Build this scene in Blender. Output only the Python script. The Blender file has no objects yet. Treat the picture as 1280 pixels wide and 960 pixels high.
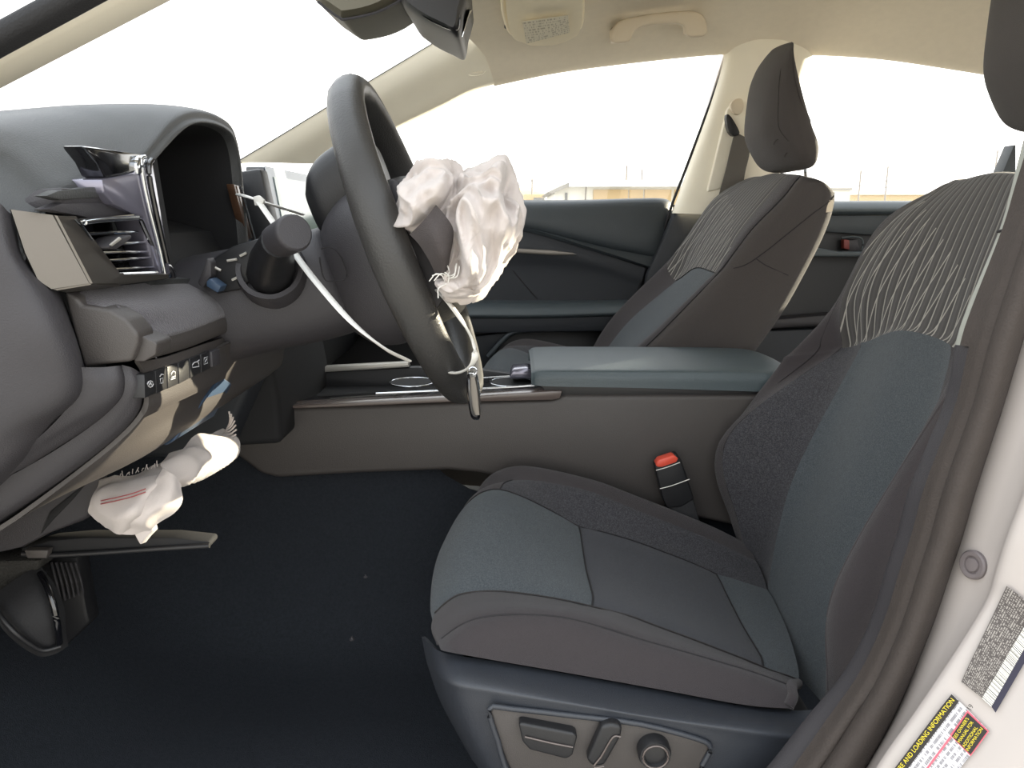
import bpy, bmesh, math, random
from mathutils import Vector, noise
random.seed(7)
D = bpy.data
SC = bpy.context.scene
COL = SC.collection

# ------------------------------------------------------------------ camera
F = 967.0                       # focal length in pixels of the 1280 px wide frame
TH = math.atan(210.0 / F)       # downward pitch
CZ = 1.05                       # camera height above the ground
cam_d = D.cameras.new('camera'); cam = D.objects.new('camera', cam_d); COL.objects.link(cam)
cam.location = (0, 0, CZ); cam.rotation_euler = (math.pi / 2 - TH, 0, 0)
cam_d.sensor_fit = 'HORIZONTAL'; cam_d.sensor_width = 36.0
cam_d.lens = 36.0 * F / 1280.0; cam_d.clip_start = 0.02; cam_d.clip_end = 500
SC.camera = cam

# ------------------------------------------------------------------ world, sun, exposure
W = D.worlds.new('sky'); SC.world = W; W.use_nodes = True
nt = W.node_tree; nt.nodes.clear()
wo = nt.nodes.new('ShaderNodeOutputWorld'); bg = nt.nodes.new('ShaderNodeBackground')
geo = nt.nodes.new('ShaderNodeTexCoord'); sep = nt.nodes.new('ShaderNodeSeparateXYZ')
rmp = nt.nodes.new('ShaderNodeValToRGB')
nt.links.new(geo.outputs['Generated'], sep.inputs[0]); nt.links.new(sep.outputs['Z'], rmp.inputs[0])
rmp.color_ramp.elements[0].position = 0.0; rmp.color_ramp.elements[0].color = (1.0, 0.97, 0.91, 1)
rmp.color_ramp.elements[1].position = 0.6; rmp.color_ramp.elements[1].color = (0.88, 0.94, 1.0, 1)
nt.links.new(rmp.outputs[0], bg.inputs['Color']); bg.inputs['Strength'].default_value = 2.6
nt.links.new(bg.outputs[0], wo.inputs[0])
sun_d = D.lights.new('sun', 'SUN'); sun = D.objects.new('sun', sun_d); COL.objects.link(sun)
sun_d.energy = 15.0; sun_d.angle = math.radians(0.6); sun_d.color = (1.0, 0.90, 0.68)
SUNV = Vector((1.0, 0.577, 0.222))        # towards the sun
sun.rotation_euler = SUNV.to_track_quat('Z', 'Y').to_euler(); sun.location = (3, 8, 5)
vs = SC.view_settings
vs.view_transform = 'Standard'; vs.look = 'None'; vs.gamma = 1.0; vs.exposure = 0.1
vs.use_curve_mapping = False

# ------------------------------------------------------------------ helpers
CT, ST = math.cos(TH), math.sin(TH)
def ray(px, py):
    a = (px - 640.0) / F; b = (480.0 - py) / F
    return Vector((a, CT + b * ST, -ST + b * CT))
CAMP = Vector((0, 0, CZ))
def PY(px, py, Y): r = ray(px, py); return CAMP + r * (Y / r.y)
def PX(px, py, X): r = ray(px, py); return CAMP + r * (X / r.x)
def PZ(px, py, Z): r = ray(px, py); return CAMP + r * ((Z - CZ) / r.z)
def V(x, y, z): return Vector((x, y, z + CZ))          # z measured from camera level

def lin(c):
    c = c / 255.0
    return c / 12.92 if c <= 0.04045 else ((c + 0.055) / 1.055) ** 2.4
def rgb(r, g, b): return (lin(r), lin(g), lin(b), 1)

MATS = {}
def mat(name, col, rough=0.6, bump=0.0, bscale=300.0, var=0.0, vscale=40.0, metal=0.0, coat=0.0, sheen=0.0, spec=0.5, build=None, crough=.15):
    m = D.materials.new(name); m.use_nodes = True; t = m.node_tree; b = t.nodes['Principled BSDF']
    b.inputs['Base Color'].default_value = col; b.inputs['Roughness'].default_value = rough
    b.inputs['Metallic'].default_value = metal; b.inputs['Coat Weight'].default_value = coat
    b.inputs['Coat Roughness'].default_value = crough
    b.inputs['Sheen Weight'].default_value = sheen; b.inputs['Specular IOR Level'].default_value = spec
    tc = t.nodes.new('ShaderNodeTexCoord')
    if var:
        n = t.nodes.new('ShaderNodeTexNoise'); n.inputs['Scale'].default_value = vscale; n.inputs['Detail'].default_value = 6
        t.links.new(tc.outputs['Object'], n.inputs['Vector'])
        mx = t.nodes.new('ShaderNodeMixRGB'); mx.blend_type = 'MIX'
        t.links.new(n.outputs['Fac'], mx.inputs[0])
        mx.inputs[1].default_value = [c * (1 - var) for c in col[:3]] + [1]
        mx.inputs[2].default_value = [min(1, c * (1 + var)) for c in col[:3]] + [1]
        t.links.new(mx.outputs[0], b.inputs['Base Color'])
    if bump:
        n = t.nodes.new('ShaderNodeTexNoise'); n.inputs['Scale'].default_value = bscale; n.inputs['Detail'].default_value = 3
        t.links.new(tc.outputs['Object'], n.inputs['Vector'])
        bp = t.nodes.new('ShaderNodeBump'); bp.inputs['Strength'].default_value = bump; bp.inputs['Distance'].default_value = 0.002
        t.links.new(n.outputs['Fac'], bp.inputs['Height']); t.links.new(bp.outputs[0], b.inputs['Normal'])
    if build: build(t, b, tc)
    MATS[name] = m
    return m

def weave(scale, c1, c2):
    """a fine speckled weave: two colours mixed by small cells"""
    def f(t, b, tc):
        v = t.nodes.new('ShaderNodeTexVoronoi'); v.inputs['Scale'].default_value = scale
        t.links.new(tc.outputs['Object'], v.inputs['Vector'])
        r = t.nodes.new('ShaderNodeValToRGB')
        sp = t.nodes.new('ShaderNodeSeparateColor'); t.links.new(v.outputs['Color'], sp.inputs[0])
        t.links.new(sp.outputs[0], r.inputs[0])
        r.color_ramp.elements[0].color = c1; r.color_ramp.elements[0].position = .25
        r.color_ramp.elements[1].color = c2; r.color_ramp.elements[1].position = 1.0
        t.links.new(r.outputs[0], b.inputs['Base Color'])
        bp = t.nodes.new('ShaderNodeBump'); bp.inputs['Strength'].default_value = .4; bp.inputs['Distance'].default_value = 0.001
        t.links.new(v.outputs['Distance'], bp.inputs['Height']); t.links.new(bp.outputs[0], b.inputs['Normal'])
    return f

def stripes(base, dark, line, n=26.0, slant=0.0, amp=.012, freq=34.0):
    """zigzag ribs with pale stitched lines, running along the UV"""
    def f(t, b, tc):
        uv = t.nodes.new('ShaderNodeUVMap'); s = t.nodes.new('ShaderNodeSeparateXYZ'); t.links.new(uv.outputs[0], s.inputs[0])
        def M(op, a, c=None):
            m = t.nodes.new('ShaderNodeMath'); m.operation = op
            for k, q in enumerate((a, c)):
                if q is None: continue
                if isinstance(q, (int, float)): m.inputs[k].default_value = q
                else: t.links.new(q, m.inputs[k])
            return m.outputs[0]
        u, v = s.outputs[0], s.outputs[1]            # u across, v up (0 bottom .. 1 top)
        # bend the ribs: slanted zigzag at the bottom, straight ribs above
        zig = M('MULTIPLY', M('PINGPONG', M('MULTIPLY', v, 2.2), 0.5), 0.06)
        fade = M('MULTIPLY', M('MAXIMUM', M('SUBTRACT', 0.8, v), 0.0), M('MAXIMUM', M('SUBTRACT', 0.8, u), 0.08))
        x = M('ADD', u, M('MULTIPLY', M('MULTIPLY', zig, fade), 0.5))
        x2 = M('SUBTRACT', u, M('MULTIPLY', v, 0.42))
        rib = M('PINGPONG', M('MULTIPLY', x, n), 0.5)                      # 0..0.5
        l1 = M('LESS_THAN', rib, 0.075)
        l2 = M('LESS_THAN', M('PINGPONG', M('ADD', M('MULTIPLY', x2, n * .5), .3), 0.5), 0.035)
        low = M('LESS_THAN', M('ADD', v, M('MULTIPLY', u, .55)), 0.60)
        l2 = M('MULTIPLY', l2, low)
        ln = M('MAXIMUM', M('MULTIPLY', l1, M('MAXIMUM', M('SUBTRACT', 0.95, v), 0.35)), l2)
        mx = t.nodes.new('ShaderNodeMixRGB'); t.links.new(M('MULTIPLY', rib, 2.0), mx.inputs[0])
        mx.inputs[1].default_value = base; mx.inputs[2].default_value = dark
        m2 = t.nodes.new('ShaderNodeMixRGB'); t.links.new(ln, m2.inputs[0])
        t.links.new(mx.outputs[0], m2.inputs[1]); m2.inputs[2].default_value = line
        t.links.new(m2.outputs[0], b.inputs['Base Color'])
        bp = t.nodes.new('ShaderNodeBump'); bp.inputs['Strength'].default_value = .5; bp.inputs['Distance'].default_value = 0.004
        t.links.new(rib, bp.inputs['Height']); t.links.new(bp.outputs[0], b.inputs['Normal'])
    return f

def print_lines(paper, ink, rows=14.0, wx=60.0, thr=.5):
    """rows of tiny printed characters, unreadable at this size"""
    def f(t, b, tc):
        uv = t.nodes.new('ShaderNodeUVMap'); s = t.nodes.new('ShaderNodeSeparateXYZ'); t.links.new(uv.outputs[0], s.inputs[0])
        def M(op, a, c=None):
            m = t.nodes.new('ShaderNodeMath'); m.operation = op
            for k, q in enumerate((a, c)):
                if q is None: continue
                if isinstance(q, (int, float)): m.inputs[k].default_value = q
                else: t.links.new(q, m.inputs[k])
            return m.outputs[0]
        row = M('LESS_THAN', M('FRACT', M('MULTIPLY', s.outputs[1], rows)), 0.6)
        cb = t.nodes.new('ShaderNodeCombineXYZ')
        t.links.new(M('MULTIPLY', s.outputs[0], wx), cb.inputs[0])
        t.links.new(M('MULTIPLY', M('FLOOR', M('MULTIPLY', s.outputs[1], rows)), 7.3), cb.inputs[1])
        n = t.nodes.new('ShaderNodeTexNoise'); n.inputs['Scale'].default_value = 1.0; n.inputs['Detail'].default_value = 2
        t.links.new(cb.outputs[0], n.inputs['Vector'])
        k = M('MULTIPLY', row, M('GREATER_THAN', n.outputs['Fac'], thr))
        mx = t.nodes.new('ShaderNodeMixRGB'); t.links.new(k, mx.inputs[0]); mx.inputs[1].default_value = paper; mx.inputs[2].default_value = ink
        t.links.new(mx.outputs[0], b.inputs['Base Color'])
    return f

def bars(paper, ink, n=90.0):
    def f(t, b, tc):
        uv = t.nodes.new('ShaderNodeUVMap'); s = t.nodes.new('ShaderNodeSeparateXYZ'); t.links.new(uv.outputs[0], s.inputs[0])
        cb = t.nodes.new('ShaderNodeCombineXYZ'); m = t.nodes.new('ShaderNodeMath'); m.operation = 'MULTIPLY'; m.inputs[1].default_value = n
        t.links.new(s.outputs[0], m.inputs[0]); t.links.new(m.outputs[0], cb.inputs[0])
        nz = t.nodes.new('ShaderNodeTexNoise'); nz.inputs['Scale'].default_value = 1; t.links.new(cb.outputs[0], nz.inputs['Vector'])
        g = t.nodes.new('ShaderNodeMath'); g.operation = 'GREATER_THAN'; g.inputs[1].default_value = .52; t.links.new(nz.outputs['Fac'], g.inputs[0])
        mx = t.nodes.new('ShaderNodeMixRGB'); t.links.new(g.outputs[0], mx.inputs[0]); mx.inputs[1].default_value = paper; mx.inputs[2].default_value = ink
        t.links.new(mx.outputs[0], b.inputs['Base Color'])
    return f

def glass_mat(name, tint=(1, 1, 1, 1), refl=.08):
    m = D.materials.new(name); m.use_nodes = True; t = m.node_tree; t.nodes.clear()
    o = t.nodes.new('ShaderNodeOutputMaterial'); mx = t.nodes.new('ShaderNodeMixShader')
    tr = t.nodes.new('ShaderNodeBsdfTransparent'); tr.inputs[0].default_value = tint
    gl = t.nodes.new('ShaderNodeBsdfGlossy'); gl.inputs['Roughness'].default_value = 0.02
    mx.inputs[0].default_value = refl
    t.links.new(tr.outputs[0], mx.inputs[1]); t.links.new(gl.outputs[0], mx.inputs[2]); t.links.new(mx.outputs[0], o.inputs[0])
    MATS[name] = m; return m

# --- materials
mat('plastic_dark', rgb(54, 52, 55), .55, .25, 900, .10, 25)
mat('plastic_side', rgb(49, 52, 58), .42, .25, 900, .10, 25)
mat('dash_skin', rgb(63, 64, 64), .5, .35, 700, .08, 30)
mat('plastic_brown', rgb(68, 64, 62), .5, .2, 900, .08, 20)
mat('plastic_black', rgb(30, 30, 32), .45, .1, 600)
mat('matt_black', rgb(22, 22, 24), .8, .1, 400)
mat('gloss_black', rgb(14, 14, 17), .08, coat=1.0)
mat('chrome', rgb(215, 218, 222), .12, metal=1.0)
mat('silver', rgb(116, 112, 107), .40, metal=.9, bump=.05, bscale=900)
mat('silver_dull', rgb(190, 186, 178), .4, metal=.5)
mat('knit_pad', rgb(72, 68, 72), .75, .8, 520, .10, 120, sheen=.2)
mat('wheel_leather', rgb(52, 51, 50), .42, .25, 500, .12, 30)
mat('fabric_side', rgb(52, 47, 49), .9, .6, 1500, .22, 700, sheen=.12)
mat('fabric_insert', rgb(84, 90, 94), .92, sheen=.1, build=weave(1500, rgb(52, 58, 63), rgb(84, 90, 94)))
mat('fabric_insert_shade', rgb(70, 72, 76), .92, sheen=.1, build=weave(1500, rgb(42, 43, 49), rgb(66, 67, 73)))  # insert weave darkened, its weaker light put into the colour
mat('fabric_mesh', rgb(70, 70, 74), .92, sheen=.1, build=weave(1100, rgb(40, 40, 44), rgb(74, 73, 77)))
mat('fabric_rib', rgb(70, 68, 68), .9, sheen=.1, build=stripes(rgb(46, 44, 43), rgb(66, 63, 61), rgb(150, 146, 138), 21.0))
mat('fabric_head', rgb(66, 61, 59), .9, .6, 1500, .2, 700, sheen=.12)
mat('thread', rgb(38, 36, 38), .9)
mat('seam_soft', rgb(50, 46, 45), .9)
mat('leather_lid', rgb(72, 82, 86), .42, .3, 500, .06, 30)
mat('carpet', rgb(42, 45, 50), 1.0, 1.0, 700, .35, 220, spec=.1)
mat('carpet_grey', rgb(60, 59, 57), 1.0, 1.0, 500, .5, 400, spec=.1)
mat('headliner', rgb(232, 222, 202), .95, .4, 900, .05, 60, spec=.15)
mat('pillar_beige', rgb(238, 231, 212), .7, .15, 900, .03, 30)
mat('handle_beige', rgb(214, 200, 176), .6, .15, 900)
mat('visor', rgb(244, 232, 204), .85, .3, 900, .04, 60)
mat('door_skin', rgb(56, 62, 66), .5, .25, 700, .08, 25)
mat('door_dark', rgb(40, 43, 48), .6, .25, 700, .08, 25)
mat('door_soft', rgb(70, 78, 82), .45, .25, 700, .06, 25)
mat('white_paint', rgb(178, 170, 165), .35, coat=.25)
mat('gloss_grey', rgb(128, 126, 140), .22, metal=.55, coat=.5)
mat('rubber', rgb(60, 53, 49), .8, .4, 500, .15, 60)
mat('rubber_dark', rgb(34, 34, 36), .8, .4, 500, .15, 60)
mat('airbag_cloth', rgb(194, 185, 180), .85, .35, 1200, .05, 30, sheen=.2)
mat('airbag_strap', rgb(70, 64, 63), .9, .9, 900, .2, 500)
mat('zip_white', rgb(222, 220, 214), .35, spec=.5)
mat('red_thread', rgb(150, 70, 70), .9)
mat('red_plastic', rgb(222, 84, 64), .4)
mat('red_dull', rgb(120, 52, 46), .5)
mat('blue_plastic', rgb(52, 70, 92), .5)
mat('screen', rgb(150, 168, 158), .12, coat=.5)
mat('screen_frame', rgb(150, 160, 170), .25)
mat('rail_gloss', rgb(92, 82, 78), .25, coat=.4)
mat('cover_grey', rgb(150, 152, 144), .6, .15, 900)
mat('screen_dark', rgb(26, 28, 31), .35, .05, 500)
mat('wood', rgb(86, 62, 46), .3, var=.5, vscale=90, coat=.6)
mat('amber', rgb(240, 130, 60), .3)
mat('paper', rgb(228, 220, 200), .8)
mat('paper_label', rgb(226, 218, 196), .8, build=print_lines(rgb(228, 220, 198), rgb(190, 180, 158), 9, 30, .52))
mat('label_dark', rgb(84, 78, 76), .5, build=print_lines(rgb(74, 68, 66), rgb(150, 144, 138), 15, 80, .5))
mat('label_bars', rgb(210, 206, 196), .5, build=bars(rgb(222, 219, 210), rgb(40, 38, 40), 110))
mat('label_navy', rgb(32, 30, 52), .5)
mat('label_white', rgb(222, 220, 222), .5, build=print_lines(rgb(224, 222, 224), rgb(140, 138, 142), 9, 70, .47))
mat('label_black', rgb(36, 32, 30), .5)
mat('label_yellow', rgb(226, 206, 40), .5)
mat('label_red', rgb(224, 96, 112), .5)
mat('mirror', rgb(225, 228, 230), .03, metal=1.0)
mat('belt', rgb(104, 100, 94), .85, .5, 900)
mat('icon', rgb(196, 196, 198), .6)
mat('asphalt', rgb(176, 170, 160), .9, .6, 30, .2, 8)
mat('wall_white', rgb(226, 224, 214), .8, .1, 20, .04, 3)
mat('wall_tan', rgb(196, 172, 132), .85, .1, 20, .08, 3)
mat('roof_pale', rgb(214, 216, 216), .6)
mat('roof_grey', rgb(150, 146, 138), .7)
mat('shade_grey', rgb(120, 120, 118), .7)
mat('pole_grey', rgb(140, 134, 128), .8)
mat('hill', rgb(206, 190, 150), 1.0, .2, 1, .12, .3)
glass_mat('glass_clear', (1, 1, 1, 1), .03)

def wloc(o):
    l = Vector((0, 0, 0))
    while o: l = l + o.location; o = o.parent
    return l
def tag(o, label=None, cat=None, group=None, kind=None):
    if label: o['label'] = label
    if cat: o['category'] = cat
    if group: o['group'] = group
    if kind: o['kind'] = kind
    return o
def thing(name, loc, label=None, cat=None, group=None, kind=None):
    o = D.objects.new(name, None); COL.objects.link(o); o.location = loc; o.empty_display_size = .05
    return tag(o, label, cat, group, kind)
def finish(name, bm, m, parent=None, smooth=40, recalc=True):
    if recalc: bmesh.ops.recalc_face_normals(bm, faces=bm.faces)
    a = math.radians(smooth)
    for f in bm.faces: f.smooth = True
    for e in bm.edges:
        if len(e.link_faces) == 2 and e.calc_face_angle(0) > a: e.smooth = False
    if parent: org = wloc(parent)
    else:
        lo = [min(v.co[i] for v in bm.verts) for i in range(3)]; hi = [max(v.co[i] for v in bm.verts) for i in range(3)]
        org = Vector(((lo[0] + hi[0]) / 2, (lo[1] + hi[1]) / 2, lo[2]))
    for v in bm.verts: v.co -= org
    me = D.meshes.new(name); bm.to_mesh(me); bm.free(); me.materials.append(MATS[m])
    o = D.objects.new(name, me); COL.objects.link(o)
    if parent: o.parent = parent
    else: o.location = org
    return o

def crs(p, k, closed=False, soft=()):
    """Catmull-Rom through p, k samples per segment"""
    n = len(p); out = []
    segs = n if closed else n - 1
    for i in range(segs):
        if closed: a, b, c, d = p[i - 1], p[i], p[(i + 1) % n], p[(i + 2) % n]
        else:
            b, c = p[i], p[i + 1]
            a = p[i - 1] if i > 0 else b + (b - c)
            d = p[i + 2] if i + 2 < n else c + (c - b)
        if i in soft or i + 1 in soft:
            m0 = (c - a) * (.5 * (.12 if i in soft else 1)); m1 = (d - b) * (.5 * (.12 if i + 1 in soft else 1))
            for q in range(k):
                t = q / k; t2, t3 = t * t, t ** 3
                out.append(b * (2 * t3 - 3 * t2 + 1) + m0 * (t3 - 2 * t2 + t) + c * (3 * t2 - 2 * t3) + m1 * (t3 - t2))
            continue
        for q in range(k):
            t = q / k
            out.append(b * 1.0 + (c - a) * (.5 * t) + (a * 2 - b * 5 + c * 4 - d) * (.5 * t * t) + (b * 3 - a - c * 3 + d) * (.5 * t ** 3))
    if not closed: out.append(p[-1].copy())
    return out

class Net:
    """a smooth surface through a net of points; rows i, columns j; closed across j if asked"""
    def __init__(s, net, ki=8, kj=8, closed=False, grooves=(), disp=None, soft=()):
        s.ki, s.kj, s.closed = ki, kj, closed
        rows = [crs(r, kj, closed) for r in net]
        nj = len(rows[0])
        cols = [crs([r[j] for r in rows], ki, False, soft) for j in range(nj)]
        s.ni = len(cols[0]); s.nj = nj
        s.G = [[cols[j][i] for j in range(nj)] for i in range(s.ni)]
        N = [[s.normal(i, j) for j in range(nj)] for i in range(s.ni)]
        for (ax, idx, dep, lo, hi) in grooves:
            c = int(idx * (ki if ax == 'i' else kj))
            for i in range(s.ni):
                for j in range(nj):
                    d = abs((i if ax == 'i' else j) - c)
                    o = (j / kj) if ax == 'i' else (i / ki)
                    if d <= 2 and lo - .01 <= o <= hi + .01:
                        s.G[i][j] = s.G[i][j] - N[i][j] * dep * (1.0, .45, .08)[d]
        if disp:
            for i in range(s.ni):
                for j in range(nj): s.G[i][j] = s.G[i][j] + N[i][j] * disp(s.G[i][j], i / ki, j / kj)
    def normal(s, i, j):
        G = s.G
        i0, i1 = max(0, i - 1), min(s.ni - 1, i + 1)
        if s.closed: j0, j1 = (j - 1) % s.nj, (j + 1) % s.nj
        else: j0, j1 = max(0, j - 1), min(s.nj - 1, j + 1)
        n = (G[i1][j] - G[i0][j]).cross(G[i][j1] - G[i][j0])
        return n.normalized() if n.length > 1e-12 else Vector((0, 0, 1))
    def at(s, i, j, off=0.0):
        a = min(s.ni - 1, max(0, round(i * s.ki))); b = round(j * s.kj)
        b = b % s.nj if s.closed else min(s.nj - 1, max(0, b))
        return s.G[a][b] + s.normal(a, b) * off
    def part(s, name, m, parent, i0=0, i1=None, j0=0, j1=None, caps=False, smooth=60, thick=0.0, uvy=None):
        bm = bmesh.new(); uvl = bm.loops.layers.uv.new('UVMap')
        i1 = (s.ni - 1) if i1 is None else int(round(i1 * s.ki)); i0 = int(round(i0 * s.ki))
        full = s.closed and j1 is None
        j1s = (s.nj if full else (s.nj - 1 if j1 is None else int(round(j1 * s.kj)))); j0s = int(round(j0 * s.kj))
        js = list(range(j0s, j1s + (0 if full else 1)))
        vv = [[bm.verts.new(s.G[i][j % s.nj]) for j in js] for i in range(i0, i1 + 1)]
        nn = len(js); tot = nn if full else nn - 1
        for a in range(len(vv) - 1):
            for b in range(tot):
                c = (b + 1) % nn
                q = [vv[a][b], vv[a][c], vv[a + 1][c], vv[a + 1][b]]
                try: f = bm.faces.new(q)
                except ValueError: continue
                for l, (ua, ub) in zip(f.loops, ((a, b), (a, b + 1), (a + 1, b + 1), (a + 1, b))):
                    l[uvl].uv = (ub / max(1, tot) if uvy is None else (uvy[0] - l.vert.co.y) / (uvy[0] - uvy[1]), ua / max(1, len(vv) - 1))
        if caps and full:
            bm.faces.new(vv[0][::-1]); bm.faces.new(vv[-1])
        bmesh.ops.remove_doubles(bm, verts=bm.verts, dist=1e-6)
        if thick:
            bmesh.ops.recalc_face_normals(bm, faces=bm.faces)
            bmesh.ops.solidify(bm, geom=bm.faces[:], thickness=thick)
        return finish(name, bm, m, parent, smooth)

def prism(name, pts, vec, m, parent=None, bevel=0.0, seg=2, smooth=40, taper=None, uv=False):
    """a flat outline pushed along vec, with rounded edges"""
    bm = bmesh.new(); n = len(pts); vec = Vector(vec)
    a = [bm.verts.new(p) for p in pts]
    c = sum(pts, Vector()) / n
    b = [bm.verts.new((c + (p - c) * (taper or 1.0)) + vec) for p in pts]
    bm.faces.new(a[::-1]); bm.faces.new(b)
    for i in range(n): bm.faces.new([a[i], a[(i + 1) % n], b[(i + 1) % n], b[i]])
    bmesh.ops.recalc_face_normals(bm, faces=bm.faces)
    if bevel:
        es = [e for e in bm.edges if e.calc_face_angle(0) > .35]
        bmesh.ops.bevel(bm, geom=es, offset=bevel, segments=seg, profile=.5, affect='EDGES', clamp_overlap=True)
    return finish(name, bm, m, parent, smooth)

def sheet(name, quad, m, parent, thick=.0006, nx=1, ny=1, off=0.0):
    """a thin four-cornered plate with UV (0,0) at the first corner, (1,0) at the second"""
    bm = bmesh.new(); uvl = bm.loops.layers.uv.new('UVMap')
    p0, p1, p2, p3 = quad
    nrm = (p1 - p0).cross(p3 - p0).normalized()
    if nrm.dot(CAMP - p0) < 0: nrm = -nrm
    f_ = [bm.verts.new(p + nrm * (off + thick)) for p in quad]; g_ = [bm.verts.new(p + nrm * off) for p in quad]
    top = bm.faces.new(f_)
    for l, u in zip(top.loops, ((0, 0), (1, 0), (1, 1), (0, 1))): l[uvl].uv = u
    bm.faces.new(g_[::-1])
    for i in range(4): bm.faces.new([f_[i], g_[i], g_[(i + 1) % 4], f_[(i + 1) % 4]])
    return finish(name, bm, m, parent, 30)

def tube(name, pts, r, m, parent=None, n=10, k=6, flat=1.0, up=Vector((0, 0, 1)), closed=False, smooth=50):
    """a round or flattened rod along a smooth path"""
    P = crs(pts, k, closed) if len(pts) > 2 else (crs(pts, 1))
    if isinstance(r, (list, tuple)):
        R = []
        for i in range(len(P)):
            t = i / (len(P) - 1) * (len(r) - 1); a = min(int(t), len(r) - 2); R.append(r[a] + (r[a + 1] - r[a]) * (t - a))
    else: R = [r] * len(P)
    bm = bmesh.new(); rings = []
    for i, p in enumerate(P):
        if closed: d = P[(i + 1) % len(P)] - P[i - 1]
        else: d = P[min(i + 1, len(P) - 1)] - P[max(i - 1, 0)]
        d.normalize()
        s = d.cross(up)
        if s.length < 1e-4: s = d.cross(Vector((0, 1, 0)))
        s.normalize(); w = s.cross(d).normalized()
        rings.append([bm.verts.new(p + s * (R[i] * math.cos(2 * math.pi * q / n)) + w * (R[i] * flat * math.sin(2 * math.pi * q / n))) for q in range(n)])
    for i in range(len(rings) - (0 if closed else 1)):
        A, B = rings[i], rings[(i + 1) % len(rings)]
        for q in range(n): bm.faces.new([A[q], A[(q + 1) % n], B[(q + 1) % n], B[q]])
    if not closed: bm.faces.new(rings[0][::-1]); bm.faces.new(rings[-1])
    return finish(name, bm, m, parent, smooth)

def rings_loft(name, rings, m, parent=None, k=1, kj=4, smooth=50):
    """a closed body through rings of points, capped at both ends"""
    return Net(rings, k, kj, True).part(name, m, parent, caps=True, smooth=smooth)

def rrect(c, ax, ay, hx, hy, e=.55):
    """eight points of a rounded rectangle about c"""
    out = []
    for sx, sy in ((1, e), (e, 1), (-e, 1), (-1, e), (-1, -e), (-e, -1), (e, -1), (1, -e)):
        out.append(c + ax * (hx * sx) + ay * (hy * sy))
    return out
def seam(name, pts, parent, r=.0014, m='thread', k=6): return tube(name, pts, r, m, parent, 6, k)
def text_part(name, s, origin, ux, uy, size, m, parent, depth=.0004):
    cu = D.curves.new('tmp', 'FONT'); cu.body = s; cu.size = 1.0; cu.extrude = 0.0
    o = D.objects.new('tmp', cu); COL.objects.link(o)
    dg = bpy.context.evaluated_depsgraph_get(); me = D.meshes.new_from_object(o.evaluated_get(dg))
    D.objects.remove(o)
    bm = bmesh.new(); bm.from_mesh(me); D.meshes.remove(me)
    nrm = ux.cross(uy).normalized()
    for v in bm.verts: v.co = origin + ux * (v.co.x * size) + uy * (v.co.y * size) + nrm * depth
    return finish(name, bm, m, parent, 30, recalc=False)
# ================================================================== the setting
def struct(o): return tag(o, kind='structure')
YD, YC, YP = .95, 1.32, 1.69         # driver, centre line, passenger
# ground outside
g = prism('ground', [V(-60, -20, -1.05), V(60, -20, -1.05), V(60, 140, -1.05), V(-60, 140, -1.05)], (0, 0, -.1), 'asphalt'); struct(g)
# floor pan with carpet: tunnel side, footwell, toe board
floor_net = [
    [V(-.95, .62, -.18), V(-.95, .9, -.18), V(-.95, 1.16, -.18), V(-.95, 1.22, -.12)],
    [V(-.80, .62, -.42), V(-.80, .9, -.42), V(-.80, 1.13, -.42), V(-.80, 1.21, -.30)],
    [V(-.62, .62, -.64), V(-.62, .9, -.64), V(-.60, 1.16, -.62), V(-.60, 1.27, -.36)],
    [V(-.45, .60, -.72), V(-.45, .9, -.72), V(-.42, 1.17, -.69), V(-.42, 1.27, -.38)],
    [V(-.20, .58, -.73), V(-.20, .9, -.73), V(-.20, 1.17, -.69), V(-.20, 1.27, -.38)],
    [V(.10, .58, -.73), V(.10, .9, -.73), V(.10, 1.17, -.69), V(.10, 1.28, -.50)],
    [V(1.4, .58, -.73), V(1.4, .9, -.73), V(1.4, 1.17, -.69), V(1.4, 1.28, -.50)]]
f = Net(floor_net, 6, 8).part('floor', 'carpet', None, thick=.02); struct(f)
fp = prism('floor', [V(-.9, 1.42, -.71), V(1.4, 1.42, -.71), V(1.4, 2.05, -.71), V(-.9, 2.05, -.71)], (0, 0, -.03), 'carpet'); struct(fp)
# firewall behind the dashboard
w = prism('wall_front', [V(-1.0, .6, -.75), V(-1.0, 2.06, -.75), V(-1.0, 2.06, .0), V(-1.0, .6, .0)], (-.03, 0, 0), 'matt_black'); struct(w)
# sill on the driver's side
s = prism('trim_1', [V(-1.0, .50, -.70), V(1.4, .50, -.70), V(1.4, .50, -.95), V(-1.0, .50, -.95)], (0, .1, 0), 'white_paint', bevel=.02); struct(s)

# headliner: from the driver's roof rail over to the passenger's roof rail
rail_px = [(548, 118), (616, 96), (700, 79), (800, 66), (905, 56), (1000, 56), (1100, 61), (1200, 75), (1330, 97), (1500, 130)]
rail = [PY(x, y, 1.955) for x, y in rail_px]
hl = []
def ceiling_row(p, first=False):
    x = p.x; z = p.z
    return [V(x, .66, z - CZ + .03), V(x, .72, z - CZ + .065), V(x, .95, z - CZ + .115), V(x, 1.32, z - CZ + .125), V(x, 1.65, z - CZ + .10),
            V(x, 1.80, z - CZ + .075), V(x, 1.89, z - CZ + .045), p.copy(), p + Vector((0, .03, -.005))]
rows = []
for q, p in enumerate(rail[1:]):
    rows.append(ceiling_row(p))
# the windshield header: pull the first row forward towards the seam that runs up from the pillar
hx = [-.03, -.05, -.12, -.135, -.10, -.06, -.02, 0, 0]
rows[0] = [p + Vector((hx[j], 0, 0)) for j, p in enumerate(rows[0])]
ceil = Net(rows, 6, 8)
c = ceil.part('ceiling', 'headliner', None, thick=.012); struct(c)
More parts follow.
